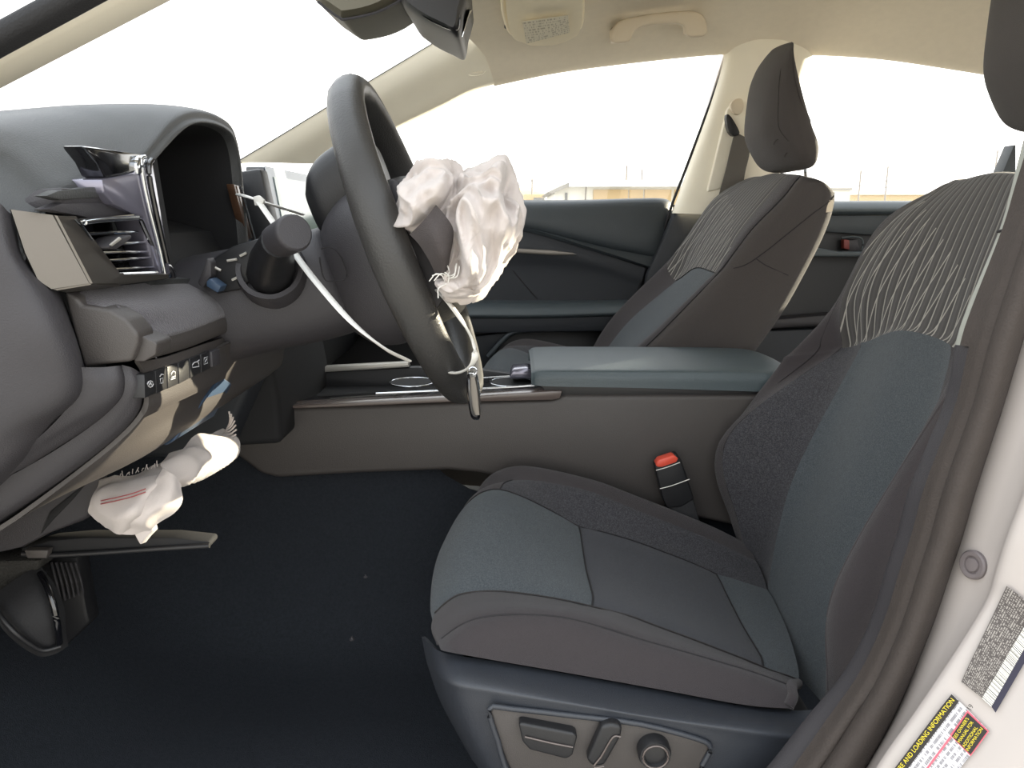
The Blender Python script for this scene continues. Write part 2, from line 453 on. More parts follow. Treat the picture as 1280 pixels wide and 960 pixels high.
# seam lip between headliner and the windshield pillar
tr = tube('trim_2', [ceil.at(0, j, .0) for j in (4, 5, 5.5, 6, 6.5, 7)], .004, 'pillar_beige', None, 8); struct(tr)

# passenger windshield pillar
up = [(300, 203), (360, 167), (440, 118), (520, 70), (570, 40), (598, 20)]
lo = [(400, 205), (445, 180), (500, 152), (550, 128), (590, 108), (626, 97)]
YA = [1.97, 1.965, 1.96, 1.955, 1.95, 1.945]
pil = []
for (a, b, y) in zip(up, lo, YA):
    p, q = PY(a[0], a[1], y - .09), PY(b[0], b[1], y)
    back = Vector((0, .07, 0))
    pil.append([p + back + Vector((-.012, 0, 0)), p + Vector((-.006, .006, 0)), p, p.lerp(q, .35) + Vector((0, -.012, .0)), p.lerp(q, .7) + Vector((0, -.006, 0)), q, q + Vector((.003, .02, -.004)), q + back])
PN = Net(pil, 6, 6)
o = PN.part('trim_3', 'pillar_beige', None); struct(o)
tag(o, 'pale beige windshield pillar cover on the passenger side')
e = tube('pillar_seal', [PY(x, y - 1, Y - .085) for (x, y), Y in zip(up, YA)], .0045, 'rubber_dark', o, 8)
# embossed round airbag mark on the pillar
mp = PY(593, 86, 1.93); ux = Vector((1, 0, .0)).normalized(); uy = Vector((0, .25, .97)).normalized()
circ = [mp + ux * (.028 * math.cos(a)) + uy * (.017 * math.sin(a)) for a in [i * math.pi / 8 for i in range(16)]]
tube('airbag_emblem', circ, .0007, 'pillar_beige', o, 6, 2, closed=True)
text_part('emblem_lettering', 'SRS', mp + ux * -.015 + uy * .002 + Vector((0, -.003, 0)), ux, uy, .016, 'handle_beige', o)
text_part('emblem_lettering', 'AIRBAG', mp + ux * -.020 + uy * -.010 + Vector((0, -.003, 0)), ux, uy, .011, 'handle_beige', o)

# driver's windshield pillar across the top left corner
a0, a1 = PY(-160, 122, .64), PY(260, -95, .70)
b0, b1 = PY(-160, 152, .66), PY(260, -52, .72)
def bar(name, p0, p1, q0, q1, y, m, bev=.008):
    return prism(name, [p0, p1, q1, q0], (0, y, 0), m, None, bev, 3)
o = bar('trim_4', PY(-480, 280, .62), PY(560, -289, .62), PY(-480, 315, .62), PY(560, -254, .62), .03, 'rubber_dark'); struct(o)
o = bar('trim_5', PY(-480, 300, .66), PY(560, -269, .66), PY(-480, 328, .66), PY(560, -215, .66), .05, 'pillar_beige', .012); struct(o)

# passenger centre pillar: beige cover above, dark cover below, belt slot
bp = [[(900, 58), (915, 52), (960, 50), (1003, 54), (1015, 60)],
      [(909, 72), (922, 72), (955, 75), (993, 92), (998, 95)],
      [(893, 130), (905, 130), (945, 135), (985, 140), (988, 140)],
      [(868, 200), (880, 200), (925, 205), (968, 205), (972, 205)],
      [(844, 268), (856, 268), (910, 268), (950, 268), (954, 268)]]
bn = []
for r in bp:
    ys = (1.985, 1.955, 1.935, 1.955, 1.985)
    bn.append([PY(x, y, Y) for (x, y), Y in zip(r, ys)])
o = Net(bn, 6, 6).part('trim_6', 'pillar_beige', None, thick=.01); struct(o)
tag(o, 'beige centre pillar cover behind the passenger seat')
slot = [PY(906, 150, 1.925), PY(909, 136, 1.925), PY(917, 128, 1.925), PY(930, 124, 1.925), PY(938, 134, 1.925), PY(930, 190, 1.925), PY(905, 236, 1.925), PY(884, 240, 1.925)]
prism('belt_panel', slot, (0, .02, 0), 'pillar_beige', o, .006, 2)
o = prism('trim_7', [PY(843, 266, 1.97), PY(955, 266, 1.97), PY(935, 480, 1.97), PY(800, 480, 1.97), PY(808, 345, 1.97)], (0, .03, 0), 'door_dark', None, .008); struct(o)

# passenger windows, door frames
fr = thing('window_1', PY(770, 255, 2.03), kind='structure')
wl = [(430, 255), (430, 190), (500, 150), (560, 124), (619, 97), (700, 79), (800, 66), (880, 59), (903, 60), (908, 72), (835, 255)]
prism('pane', [PY(x, y, 2.03) for x, y in wl], (0, .004, 0), 'glass_clear', fr)
tube('window_frame', [PY(x, y, 2.005) for x, y in [(480, 161), (560, 126), (619, 99), (700, 81), (800, 68), (880, 60), (902, 61)]], .004, 'rubber_dark', fr, 8)
prism('window_frame', [PY(x, y, 2.0) for x, y in [(906, 64), (911, 66), (913, 76), (849, 285), (838, 285)]], (0, .02, 0), 'white_paint', fr, .002)
tube('frame_seal', [PY(x, y, 1.995) for x, y in [(899, 58), (907, 63), (908, 74), (885, 137), (855, 217), (838, 262), (818, 330)]], .0035, 'rubber_dark', fr, 8)
tube('frame_seal', [PY(x, y, 1.985) for x, y in [(914, 72), (893, 135), (866, 206), (848, 262), (838, 300), (826, 345)]], .003, 'rubber', fr, 8)
fr2 = thing('window_2', PY(1100, 250, 2.04), kind='structure')
wl = [(955, 255), (992, 100), (1004, 60), (1100, 61), (1200, 75), (1330, 97), (1500, 150), (1500, 255)]
prism('pane', [PY(x, y, 2.04) for x, y in wl], (0, .004, 0), 'glass_clear', fr2)
tube('window_frame', [PY(x, y, 2.0) for x, y in [(1000, 58), (1100, 63), (1200, 77), (1330, 99)]], .003, 'rubber_dark', fr2, 8)
fr3 = thing('window_3', V(-.6, 1.32, .1), kind='structure')
ws = [[V(-1.05, .62, -.02), V(-1.12, 1.32, -.02), V(-1.05, 2.0, -.02)], [V(-.60, .64, .24), V(-.66, 1.32, .26), V(-.60, 1.93, .24)], [V(-.10, .68, .47), V(-.19, 1.32, .50), V(-.10, 1.90, .46)]]
Net(ws, 4, 6).part('pane', 'glass_clear', fr3, thick=.004)
# rear quarter pillar seen past the driver's seat
o = prism('trim_8', [PY(1254, 214, 1.9), PY(1268, 181, 1.9), PY(1270, 181, 1.9), PY(1270, 260, 1.9), PY(1254, 260, 1.9)], (0, .04, 0), 'door_skin', None, .003); struct(o)

o = prism('trim_12', [V(-1.1, .54, -.92), V(-.66, .54, -.92), V(-.64, .54, -.35), V(-.70, .54, .0), V(-1.1, .54, -.03)], (0, .05, 0), 'white_paint', None, .02); struct(o)
# rear seat back, parcel shelf and tail end close the cabin behind
o = prism('wall_rear', [V(1.15, .62, -.70), V(1.32, .62, -.02), V(1.36, .62, .02), V(1.95, .62, .03), V(1.95, .62, -.70)], (0, 1.40, 0), 'fabric_side', None, .02); struct(o)
# passenger front door card
dr = thing('door_1', PY(700, 480, 2.0), kind='structure')
prism('door_backing', [PY(x, y, 2.045) for x, y in [(330, 257), (832, 257), (822, 340), (800, 560), (330, 560)]], (0, .03, 0), 'matt_black', dr)
dn = [[(430, 253, 2.03), (560, 254, 2.03), (700, 255, 2.03), (790, 253, 2.03), (828, 253, 2.035), (838, 258, 2.04)],
      [(430, 257, 2.0), (560, 258, 2.0), (700, 259, 2.0), (790, 257, 2.0), (826, 258, 2.01), (836, 266, 2.03)],
      [(430, 264, 1.99), (560, 268, 1.985), (700, 274, 1.985), (780, 285, 1.985), (820, 295, 1.99), (830, 298, 2.02)],
      [(430, 262, 1.99), (560, 271, 1.985), (660, 281, 1.985), (760, 303, 1.985), (815, 314, 1.99), (824, 316, 2.02)],
      [(430, 264, 2.0), (560, 273, 2.0), (660, 283, 2.0), (758, 306, 2.0), (813, 317, 2.0), (822, 320, 2.02)],
      [(430, 272, 1.985), (560, 279, 1.985), (652, 288, 1.985), (740, 313, 1.985), (808, 334, 1.985), (818, 338, 2.02)]]
DN = Net([[PY(*q) for q in r] for r in dn], 5, 8); DN.part('upper_panel', 'door_skin', dr, thick=.01)
# insert panel, its chrome strip and pocket lines
dn = [[(430, 273, 2.0), (560, 280, 2.0), (652, 289, 2.0), (740, 314, 2.0), (806, 335, 2.0)],
      [(430, 300, 1.995), (560, 305, 1.995), (652, 311, 1.99), (735, 325, 1.995), (803, 347, 2.0)],
      [(430, 330, 2.005), (560, 332, 2.005), (652, 335, 2.005), (730, 340, 2.005), (800, 358, 2.005)],
      [(430, 376, 2.01), (560, 376, 2.01), (665, 376, 2.01), (730, 376, 2.01), (795, 376, 2.01)]]
ins = Net([[PY(*q) for q in r] for r in dn], 6, 6).part('insert_panel', 'door_dark', dr, thick=.008)
prism('chrome_strip', [PY(x, y, 1.978) for x, y in [(560, 306), (640, 310), (690, 313), (716, 316), (721, 318), (690, 319), (640, 316), (560, 313)]], (0, .012, 0), 'silver', dr, .001)
seam('panel_seam', [PY(x, y, 1.999) for x, y in [(628, 325), (641, 338), (656, 356), (672, 374)]], dr, .0016, k=2)
seam('panel_seam', [PY(x, y, 1.994) for x, y in [(803, 338), (800, 352), (796, 366)]], dr, .0016, k=2)
# armrest with a soft upper roll, pull cup and lower pocket
dn = [[(400, 374, 2.01), (560, 374, 2.01), (680, 375, 2.01), (800, 374, 2.01)],
      [(400, 380, 1.95), (560, 380, 1.95), (680, 381, 1.95), (800, 379, 1.95)],
      [(400, 390, 1.92), (560, 391, 1.92), (680, 391, 1.92), (800, 388, 1.92)],
      [(400, 396, 1.92), (560, 396, 1.92), (680, 396, 1.92), (800, 392, 1.92)],
      [(400, 398, 1.93), (560, 398, 1.93), (680, 398, 1.93), (800, 394, 1.93)]]
Net([[PY(*q) for q in r] for r in dn], 5, 4).part('armrest', 'door_soft', dr, thick=.006)
prism('armrest_base', [PY(x, y, 1.93) for x, y in [(400, 398), (800, 393), (790, 414), (640, 416), (400, 420)]], (0, .09, 0), 'door_dark', dr, .006)
prism('lower_panel', [PY(x, y, 2.0) for x, y in [(400, 410), (800, 410), (800, 560), (400, 560)]], (0, .03, 0), 'plastic_black', dr, .004)
tube('pocket_lip', [PY(x, y, 1.94) for x, y in [(800, 409), (700, 411), (655, 413), (640, 416), (628, 426), (610, 446)]], .007, 'door_skin', dr, 8)
prism('pocket_panel', [PY(x, y, 1.955) for x, y in [(560, 425), (622, 417), (640, 414), (628, 430), (600, 470), (560, 470)]], (0, .03, 0), 'door_dark', dr, .004)

# passenger rear door card
rd = thing('door_2', PY(1080, 420, 2.02), kind='structure')
prism('door_backing', [PY(x, y, 2.06) for x, y in [(830, 256), (1500, 256), (1500, 580), (800, 580)]], (0, .03, 0), 'matt_black', rd)
rn = [[(930, 251, 2.05), (1040, 251, 2.05), (1140, 251, 2.05), (1300, 252, 2.05)],
      [(930, 253, 2.015), (1040, 253, 2.015), (1140, 253, 2.015), (1300, 254, 2.015)],
      [(930, 262, 1.99), (1040, 262, 1.99), (1140, 262, 1.99), (1300, 262, 1.99)],
      [(930, 267, 1.995), (1040, 267, 1.995), (1140, 267, 1.995), (1300, 267, 1.995)],
      [(930, 269, 2.01), (1040, 269, 2.01), (1140, 269, 2.01), (1300, 269, 2.01)]]
Net([[PY(*q) for q in r] for r in rn], 5, 4).part('upper_roll', 'door_soft', rd, thick=.008)
prism('rear_panel', [PY(x, y, 2.005) for x, y in [(930, 269), (1300, 269), (1300, 293), (1090, 294), (1030, 290), (930, 294)]], (0, .03, 0), 'door_skin', rd, .004)
prism('recess', [PY(x, y, 2.03) for x, y in [(930, 290), (1300, 290), (1300, 320), (930, 320)]], (0, .02, 0), 'plastic_black', rd)
hd = prism('door_handle', [PY(x, y, 2.0) for x, y in [(1060, 300), (1072, 299), (1075, 313), (1062, 315), (1057, 308)]], (0, .025, 0), 'plastic_dark', rd, .003)
prism('lock_tab', [PY(x, y, 1.998) for x, y in [(1055, 299), (1062, 300), (1062, 312), (1055, 311)]], (0, .02, 0), 'red_dull', rd, .002)
tube('handle_bezel', [PY(x, y, 2.0) for x, y in [(1052, 297), (1068, 296), (1078, 300), (1077, 316)]], .0025, 'door_soft', rd, 8)
prism('armrest', [PY(x, y, 1.94) for x, y in [(930, 313), (1030, 311), (1050, 315), (1300, 315), (1300, 322), (930, 321)]], (0, .1, 0), 'door_soft', rd, .006)
prism('lower_panel', [PY(x, y, 2.01) for x, y in [(930, 320), (1300, 320), (1300, 560), (930, 560)]], (0, .03, 0), 'plastic_black', rd)
prism('pocket_lip', [PY(x, y, 1.96) for x, y in [(900, 402), (960, 400), (1040, 393), (1200, 393), (1200, 402), (1000, 408), (940, 414), (900, 440)]], (0, .06, 0), 'plastic_dark', rd, .006)
prism('pocket_panel', [PY(x, y, 1.965) for x, y in [(900, 425), (950, 414), (1200, 404), (1200, 520), (900, 520)]], (0, .04, 0), 'door_dark', rd, .006)

# driver's door opening: belt trim, rubber seal and painted centre pillar
inner = [(1375, -130), (1330, 20), (1300, 105), (1266, 231), (1249, 290), (1209, 387), (1195, 431), (1181, 502), (1157, 562), (1136, 615), (1123, 665), (1107, 715), (1094, 760), (1078, 800), (1050, 848), (1007, 900), (958, 962), (880, 1050)]
outer = [(1510, -215), (1450, -60), (1420, 50), (1345, 200), (1320, 270), (1282, 395), (1268, 440), (1250, 500), (1232, 556), (1213, 615), (1197, 671), (1180, 722), (1164, 770), (1146, 816), (1127, 863), (1106, 908), (1076, 962), (1020, 1050)]
crease = [(1630, -300), (1560, -140), (1540, -20), (1450, 180), (1420, 270), (1370, 400), (1350, 450), (1325, 520), (1300, 580), (1280, 632), (1263, 676), (1250, 718), (1240, 750), (1210, 800), (1179, 847), (1145, 897), (1104, 955), (1050, 1045)]
def off(l, dx, dy=0): return [(x + dx, y + dy) for x, y in l]
def mid(a, b, t): return [(p[0] + (q[0] - p[0]) * t, p[1] + (q[1] - p[1]) * t) for p, q in zip(a, b)]
def curve(l, Y): return [PY(x, y, Y) for x, y in l]
cols = [curve(off(inner, 14), .70), curve(off(inner, 3), .655), curve(inner, .645), curve(mid(inner, outer, .30), .625), curve(mid(inner, outer, .50), .61), curve(mid(inner, outer, .56), .625)]
net = [[c_[i] for c_ in cols] for i in range(len(inner))]
SN = Net(net, 4, 6)
tp = thing('trim_9', PY(1050, 960, .64), kind='structure')
SN.part('upper_cover', 'cover_grey', tp, 0, 6, 0, 2.5, thick=.004)
SN.part('seal_inner', 'rubber', tp, 0, 6, 2.5, 3, thick=.004)
SN.part('lower_cover', 'plastic_dark', tp, 6, None, 0, 3, thick=.004)
SN.part('seal_inner', 'rubber', tp, 0, None, 3, 5, thick=.004)
seam('cover_joint', [SN.at(4.0, j, .001) for j in (2, 2.5, 3)], tp, .0012, k=2)
cols = [curve(mid(inner, outer, .56), .627), curve(mid(inner, outer, .66), .60), curve(mid(inner, outer, .82), .592), curve(mid(inner, outer, .95), .60), curve(outer, .615)]
SN2 = Net([[c_[i] for c_ in cols] for i in range(len(inner))], 4, 6)
SN2.part('seal_outer', 'rubber', tp, thick=.004)
# fine ribbing along the seal
rb = SN.G
cols = [curve(mid(inner, outer, .9), .625), curve(off(outer, 4), .612), curve(mid(outer, crease, .25), .60), curve(mid(outer, crease, .6), .585), curve(mid(outer, crease, .88), .57), curve(crease, .555),
        curve(off(crease, 60, 45), .53), curve(off(crease, 130, 95), .50), curve(off(crease, 260, 190), .47)]
JN = Net([[c_[i] for c_ in cols] for i in range(len(inner))], 4, 6)
jamb = JN.part('trim_10', 'white_paint', None); struct(jamb)
tag(jamb, 'white painted centre pillar of the open driver door')
# ================================================================== driver's seat
def cushion(parent, k=9):
    C = {0: .715, 1: .745, 2: .815, 3: .95, 4: 1.075, 5: 1.125, 6: 1.165}
    px = {
     0: [(553, 812), (556, 814), (610, 824), (720, 843), (820, 861), (930, 881), (992, 886)],
     1: [(549, 806), (551, 797), (600, 771), (700, 770), (805, 799), (930, 835), (990, 856)],
     2: [(545, 800), (541, 765), (600, 736), (741, 754), (830, 783), (957, 831), (1000, 848)],
     3: [(550, 745), (548, 695), (608, 662), (733, 705), (815, 733), (925, 773), (985, 790)],
     4: [(576, 690), (576, 638), (625, 610), (726, 654), (800, 677), (897, 714), (960, 735)],
     5: [(592, 670), (591, 626), (640, 599), (726, 610), (800, 638), (890, 674), (945, 700)],
     6: [(603, 660), (603, 608), (648, 584), (735, 601), (790, 620), (880, 656), (930, 680)]}
    net = []
    for i in range(7):
        r = [PY(*px[j][i], C[j]) for j in range(7)]
        r.append(r[6] + Vector((0, .03, -.09)))
        net.append(r)
    return Net(net, k, k, False, grooves=[('j', 1, .0016, 1, 6), ('j', 2, .0035, 0, 6), ('j', 4, .003, 0, 6), ('j', 5, .0018, 1, 6), ('i', 3, .004, 2, 4), ('i', 5, .003, 2, 4)])
ds = thing('car_seat', V(.15, YD, -.72), 'charcoal cloth driver seat with ribbed upper backrest and power switches by the open door', 'car seat', 'front seats')
CN = cushion(ds)
def cushion_parts(root):
    CN.part('cushion_side', 'fabric_side', root, 0, 6, 0, 1)
    b = CN.part('cushion_bolster', 'fabric_side', root, 0, 6, 1, 2)
    CN.part('cushion_insert', 'fabric_insert', root, 0, 3, 2, 4)
    CN.part('cushion_insert', 'fabric_insert_shade', root, 3, 5, 2, 4)
    CN.part('cushion_insert', 'fabric_insert', root, 5, 6, 2, 4)
    CN.part('cushion_bolster', 'fabric_mesh', root, 2, 6, 4, 5)
    CN.part('cushion_bolster', 'fabric_side', root, 0, 2, 4, 5)
    CN.part('cushion_side', 'fabric_side', root, 0, 6, 5, 7)
    seam('stitch_line', [CN.at(i, 1, .0003) for i in (1, 1.5, 2, 2.5, 3, 3.5, 4, 4.5, 5, 5.5, 6)], b, .0009)
cushion_parts(ds)
ci = [o for o in ds.children if o.name.startswith('cushion_insert')][0]
def fr(a, b, n=12): return [a + (b - a) * q / n for q in range(n + 1)]
seam('stitch_line', [CN.at(i, 2, .0012) for i in fr(1, 6)], ci, .0009, 'seam_soft', 3)
seam('stitch_line', [CN.at(i, 4, .0010) for i in fr(1, 5)], ci, .0009, 'thread', 3)
seam('stitch_line', [CN.at(3, j, .0012) for j in fr(2, 4)], ci, .0011, 'thread', 3)
seam('stitch_line', [CN.at(5, j, .0012) for j in fr(2, 4)], ci, .0011, 'thread', 3)
seam('stitch_line', [CN.at(2, j, .0004) for j in fr(4, 5, 5)], ci, .0009, 'thread', 3)
# tucked end of the bolster
e0 = [CN.at(6, j) for j in (0, .5, 1, 1.5, 2)]
tube('bolster_end', [e0[0] + Vector((-.004, .004, .0)), e0[1], e0[2], e0[3]], .006, 'fabric_side', ds, 8)

# plastic side shield with the power seat switches
top = [(527, 796), (552, 815), (610, 825), (720, 844), (820, 862), (930, 882), (1000, 888), (1060, 880), (1120, 862)]
m1 = [(532, 822), (556, 846), (612, 857), (720, 876), (820, 893), (930, 908), (1000, 916), (1060, 908), (1120, 890)]
m2 = [(536, 836), (562, 862), (616, 876), (720, 890), (820, 906), (930, 926), (1000, 936), (1060, 930), (1120, 915)]
b1 = [(552, 880), (576, 905), (622, 930), (720, 940), (820, 955), (930, 975), (1000, 990), (1060, 990), (1120, 990)]
b2 = [(590, 950), (612, 975), (650, 1000), (740, 1010), (830, 1025), (930, 1040), (1000, 1050), (1060, 1050), (1120, 1050)]
yt = [.80, .725, .714, .712, .712, .712, .714, .72, .73]
ym = [.795, .705, .688, .684, .684, .684, .686, .69, .70]
yb = [.80, .71, .69, .685, .685, .685, .688, .695, .70]
net = [[PY(x, y, Y + .012) for (x, y), Y in zip(top, yt)], [PY(x, y, Y) for (x, y), Y in zip(m1, ym)], [PY(x, y, Y - .003) for (x, y), Y in zip(m2, ym)],
       [PY(x, y, Y) for (x, y), Y in zip(b1, yb)], [PY(x, y, Y + .01) for (x, y), Y in zip(b2, yb)]]
TN = Net(net, 6, 6)
sh = TN.part('side_shield', 'plastic_side', ds, thick=.004)
rim_px = [(612, 886), (640, 886), (720, 895), (800, 905), (870, 923), (888, 934), (878, 956), (860, 985), (700, 985), (640, 970), (622, 925)]
prism('switch_plate', [PY(x, y, .680) for x, y in rim_px], (0, .012, 0), 'plastic_brown', sh, .003, 2)
tube('switch_plate_rim', [PY(x, y, .679) for x, y in rim_px], .0028, 'plastic_side', sh, 8, 3, closed=True)
prism('cushion_switch', [PY(x, y, .668) for x, y in [(648, 905), (655, 905), (718, 917), (722, 922), (716, 945), (708, 950), (662, 938), (653, 928)]], (0, .014, 0), 'plastic_black', sh, .004, 3)
tube('switch_edge', [PY(x, y, .667) for x, y in [(656, 921), (690, 929), (716, 934)]], .0009, 'rail_gloss', sh, 6)
prism('recline_switch', [PY(x, y, .668) for x, y in [(733, 951), (752, 908), (764, 905), (778, 908), (777, 921), (756, 958), (742, 960)]], (0, .014, 0), 'plastic_black', sh, .004, 3)
tube('switch_edge', [PY(x, y, .667) for x, y in [(776, 921), (766, 922), (752, 945), (742, 959), (755, 958)]], .0009, 'rail_gloss', sh, 6)
kc = PY(818, 941, .672)
rg = [[kc + Vector((math.cos(a) * r, dy, math.sin(a) * r)) for a in [q * math.pi / 6 for q in range(12)]] for r, dy in ((.0165, .012), (.0165, -.002), (.015, -.006), (.011, -.006), (.010, -.003), (.004, -.004))]
rings_loft('lumbar_knob', rg, 'plastic_black', sh, 1, 2, 35)
tube('knob_ring', [kc + Vector((math.cos(a) * .0125, -.0065, math.sin(a) * .0125)) for a in [q * math.pi / 6 for q in range(12)]], .0009, 'rail_gloss', sh, 6, 2, closed=True)
# seat frame under the cushion
prism('seat_frame', [V(-.06, .76, -.50), V(.36, .76, -.58), V(.36, .76, -.70), V(-.02, .76, -.70)], (0, .38, 0), 'matt_black', ds, .01)

# backrest
B = {1: 1.18, 2: 1.145, 3: 1.08, 4: .95, 5: .82, 6: .745}
px = {
 1: [(960, 760), (948, 735), (916, 652), (900, 566), (982, 448), (1047, 377), (1100, 282), (1168, 238), (1195, 231)],
 2: [(965, 762), (955, 738), (924, 652), (912, 545), (1053, 438), (1055, 374), (1105, 284), (1172, 237), (1198, 229)],
 3: [(965, 765), (962, 740), (978, 650), (1005, 571), (1082, 430), (1087, 362), (1128, 281), (1182, 234), (1206, 226)],
 4: [(985, 825), (995, 785), (1030, 692), (1062, 600), (1130, 414), (1158, 348), (1190, 275), (1222, 226), (1240, 216)],
 5: [(1030, 880), (1045, 835), (1085, 740), (1128, 655), (1196, 434), (1222, 352), (1250, 280), (1272, 226), (1284, 218)],
 6: [(1036, 880), (1034, 842), (1036, 757), (1082, 656), (1195, 475), (1240, 380), (1275, 290), (1300, 238), (1310, 230)]}
net = []
for i in range(9):
    fr_ = [PY(*px[j][i], B[j]) for j in range(1, 7)]
    dx = (.10, .10, .10, .10, .11, .11, .10, .08, .05)[i]
    z = fr_[3].z
    row = [fr_[0] + Vector((dx * .5, .02, .0))] + fr_ + [fr_[5] + Vector((dx * .4, -.035, .0)), fr_[5] + Vector((dx, -.01, 0)), Vector((fr_[3].x + dx * 1.1, .95, z)), fr_[0] + Vector((dx, .0, 0))]
    net.append(row)
# close the top over
last = net[-1]; cx = sum((p for p in last), Vector()) / len(last)
net.append([cx + (p - cx) * .55 + Vector((.01, 0, .004)) for p in last])
BN = Net(net, 9, 9, True, grooves=[('j', 2, .0025, 1, 8), ('j', 3, .003, 0, 8), ('i', 4, .0035, 1, 5), ('j', 5, .0025, 0, 8)], soft=(4,))
BN.part('backrest_insert', 'fabric_insert', ds, 0, 4, 3, 5)
BN.part('backrest_panel', 'fabric_rib', ds, 4, 9, 2, 6, uvy=(1.15, .74))
BN.part('backrest_bolster', 'fabric_mesh', ds, 0, 4, 2, 3)
fb = BN.part('backrest_bolster', 'fabric_side', ds, 0, 9, 1, 2)
nb = BN.part('backrest_bolster', 'fabric_side', ds, 0, 4, 5, 6)
BN.part('backrest_cover', 'fabric_side', ds, 0, 9, 6, 11)
BN.part('backrest_cover', 'fabric_side', ds, 0, 9, 0, 1)
seam('stitch_line', [BN.at(4, j, .0015) for j in fr(2, 5)], fb, .0009, 'thread', 3)
seam('stitch_line', [BN.at(i, 3, .0012) for i in fr(1, 4)], fb, .0008, 'seam_soft', 3)
seam('stitch_line', [BN.at(i, 2, .0008) for i in fr(2, 5)], fb, .0009, 'thread', 3)
seam('stitch_line', [BN.at(i, 1.6, .0003) for i in (3.6, 4, 4.4, 4.7, 5)], fb, .0008)
tube('bolster_piping', [BN.at(i, 6, .001) for i in (.6, 1, 1.5, 2, 2.5, 3, 3.5, 4)], .0018, 'fabric_side', nb, 8)
# headrest
def headrest(parent, dx, dy, dz):
    R = [(214, 958, 1005, .07), (211, 948, 1016, .10), (203, 938, 1023, .122), (186, 928, 1026, .130), (166, 922, 1018, .130), (137, 924, 1006, .127), (103, 930, 993, .122), (80, 940, 984, .112), (66, 955, 978, .09), (61, 964, 974, .06)]
    rings = []
    for py, xl_, xr_, hy in R:
        zz = PY(970, py, YP).z - CZ
        fx0 = PY(xl_, py, YP + hy * .8).x; bx0 = PY(xr_, py, YP - hy * .8).x
        cc = V((fx0 + bx0) / 2 + dx, YP + dy, zz + dz); hx = max(.003, (bx0 - fx0) / 2)
        rr = []
        for (sx, sy) in ((-1, 0), (-.93, .55), (-.45, .93), (.1, 1), (.6, .9), (.95, .5), (1, 0), (.95, -.5), (.6, -.9), (.1, -1), (-.45, -.93), (-.93, -.55)):
            rr.append(cc + Vector((hx * sx + .010 * sy * sy, hy * sy, 0)))
        rings.append(rr)
    HN = Net(rings, 6, 5, True, grooves=[('j', 9.6, .002, 2, 8)])
    h = HN.part('headrest', 'fabric_head', parent, caps=True)
    seam('headrest_seam', [HN.at(i, j, .0003) for i, j in ((8.5, 9.5), (7, 9.3), (6, 9.1), (5, 8.7), (4.3, 8.0), (3.8, 7.2))], h, .0007, 'seam_soft')
    seam('headrest_seam', [HN.at(i, j, .0003) for i, j in ((7.5, 10.5), (6, 10.5), (5, 10.45), (4, 10.4), (3.2, 10.2))], h, .0007, 'seam_soft')
    for yy in (-.07, .07):
        tube('headrest_post', [V(.592 + dx, YP + dy + yy, .125 + dz), V(.605 + dx, YP + dy + yy, .02 + dz)], .006, 'chrome', parent, 10)
    # round adjuster caps low on the side
    for i, j, r in ((3, 10.6, .011), (2.2, 10.3, .009)):
        c0 = HN.at(i, j, .001)
        seam('cap_outline', [c0 + Vector((math.cos(a) * r, -.001, math.sin(a) * r)) for a in [q * math.pi / 6 for q in range(-1, 7)]], h, .0009, 'seam_soft')
    return h
headrest(ds, .083, -.74, .010)

# ================================================================== passenger seat
ps = thing('car_seat', ds.location + Vector((.02, .74, .085)), 'charcoal cloth passenger seat beyond the centre console', 'car seat', 'front seats')
for ch in list(ds.children):
    if ch.name.split('.')[0] in ('cushion_side', 'cushion_bolster', 'cushion_insert', 'seat_frame'):
        q = ch.copy(); COL.objects.link(q); q.parent = ps
P_ = {0: 1.475, 1: 1.445, 2: 1.465, 3: 1.545, 4: 1.69, 5: 1.82, 6: 1.89}
px = {
 0: [(925, 500), (930, 462), (976, 394), (1003, 347), (1031, 291), (1043, 250), (1034, 233), (1015, 224)],
 1: [(845, 500), (865, 465), (908, 400), (948, 338), (980, 291), (1012, 248), (1018, 229), (1008, 221)],
 2: [(760, 495), (785, 455), (840, 400), (902, 334), (937, 288), (976, 248), (994, 225), (1000, 219)],
 3: [(745, 495), (770, 456), (826, 404), (892, 339), (924, 289), (957, 248), (977, 225), (986, 218)],
 4: [(735, 490), (757, 455), (802, 405), (868, 334), (900, 285), (928, 248), (950, 226), (966, 217)],
 5: [(730, 490), (745, 455), (784, 402), (843, 349), (864, 308), (895, 257), (922, 233), (945, 222)],
 6: [(722, 485), (735, 448), (766, 396), (833, 328), (856, 299), (889, 252), (916, 232), (938, 222)]}
net = []
for i in range(8):
    r = [PY(*px[j][i], P_[j]) for j in range(7)]
    dx = max(.03, (r[0] - r[2]).x * .55)
    r += [r[6] + Vector((dx * .6, .03, 0)), r[6] + Vector((dx * 1.3, .0, 0)), Vector((r[0].x + .01, 1.69, r[0].z))]
    net.append(r)
last = net[-1]; cx = sum((p for p in last), Vector()) / len(last)
net.append([cx + (p - cx) * .5 + Vector((.005, 0, .003)) for p in last])
QN = Net(net, 8, 9, True, grooves=[('j', 2, .003, 0, 7), ('j', 3, .003, 0, 7), ('i', 3, .0035, 2, 6), ('j', 5, .0025, 0, 7)])
QN.part('backrest_insert', 'fabric_insert', ps, 0, 3, 3, 5)
QN.part('backrest_panel', 'fabric_rib', ps, 3, 8, 3, 6, uvy=(1.89, 1.5))
QN.part('backrest_bolster', 'fabric_side', ps, 0, 8, 2, 3)
QN.part('backrest_bolster', 'fabric_side', ps, 0, 3, 5, 6)
seam('stitch_line', [QN.at(3, j, .0012) for j in fr(3, 5)], ps, .0010, 'thread', 3)
seam('stitch_line', [QN.at(i, 2, .0012) for i in fr(0, 7)], ps, .0012, 'thread', 3)
sd = QN.part('backrest_side', 'fabric_head', ps, 0, 8, 0, 2)
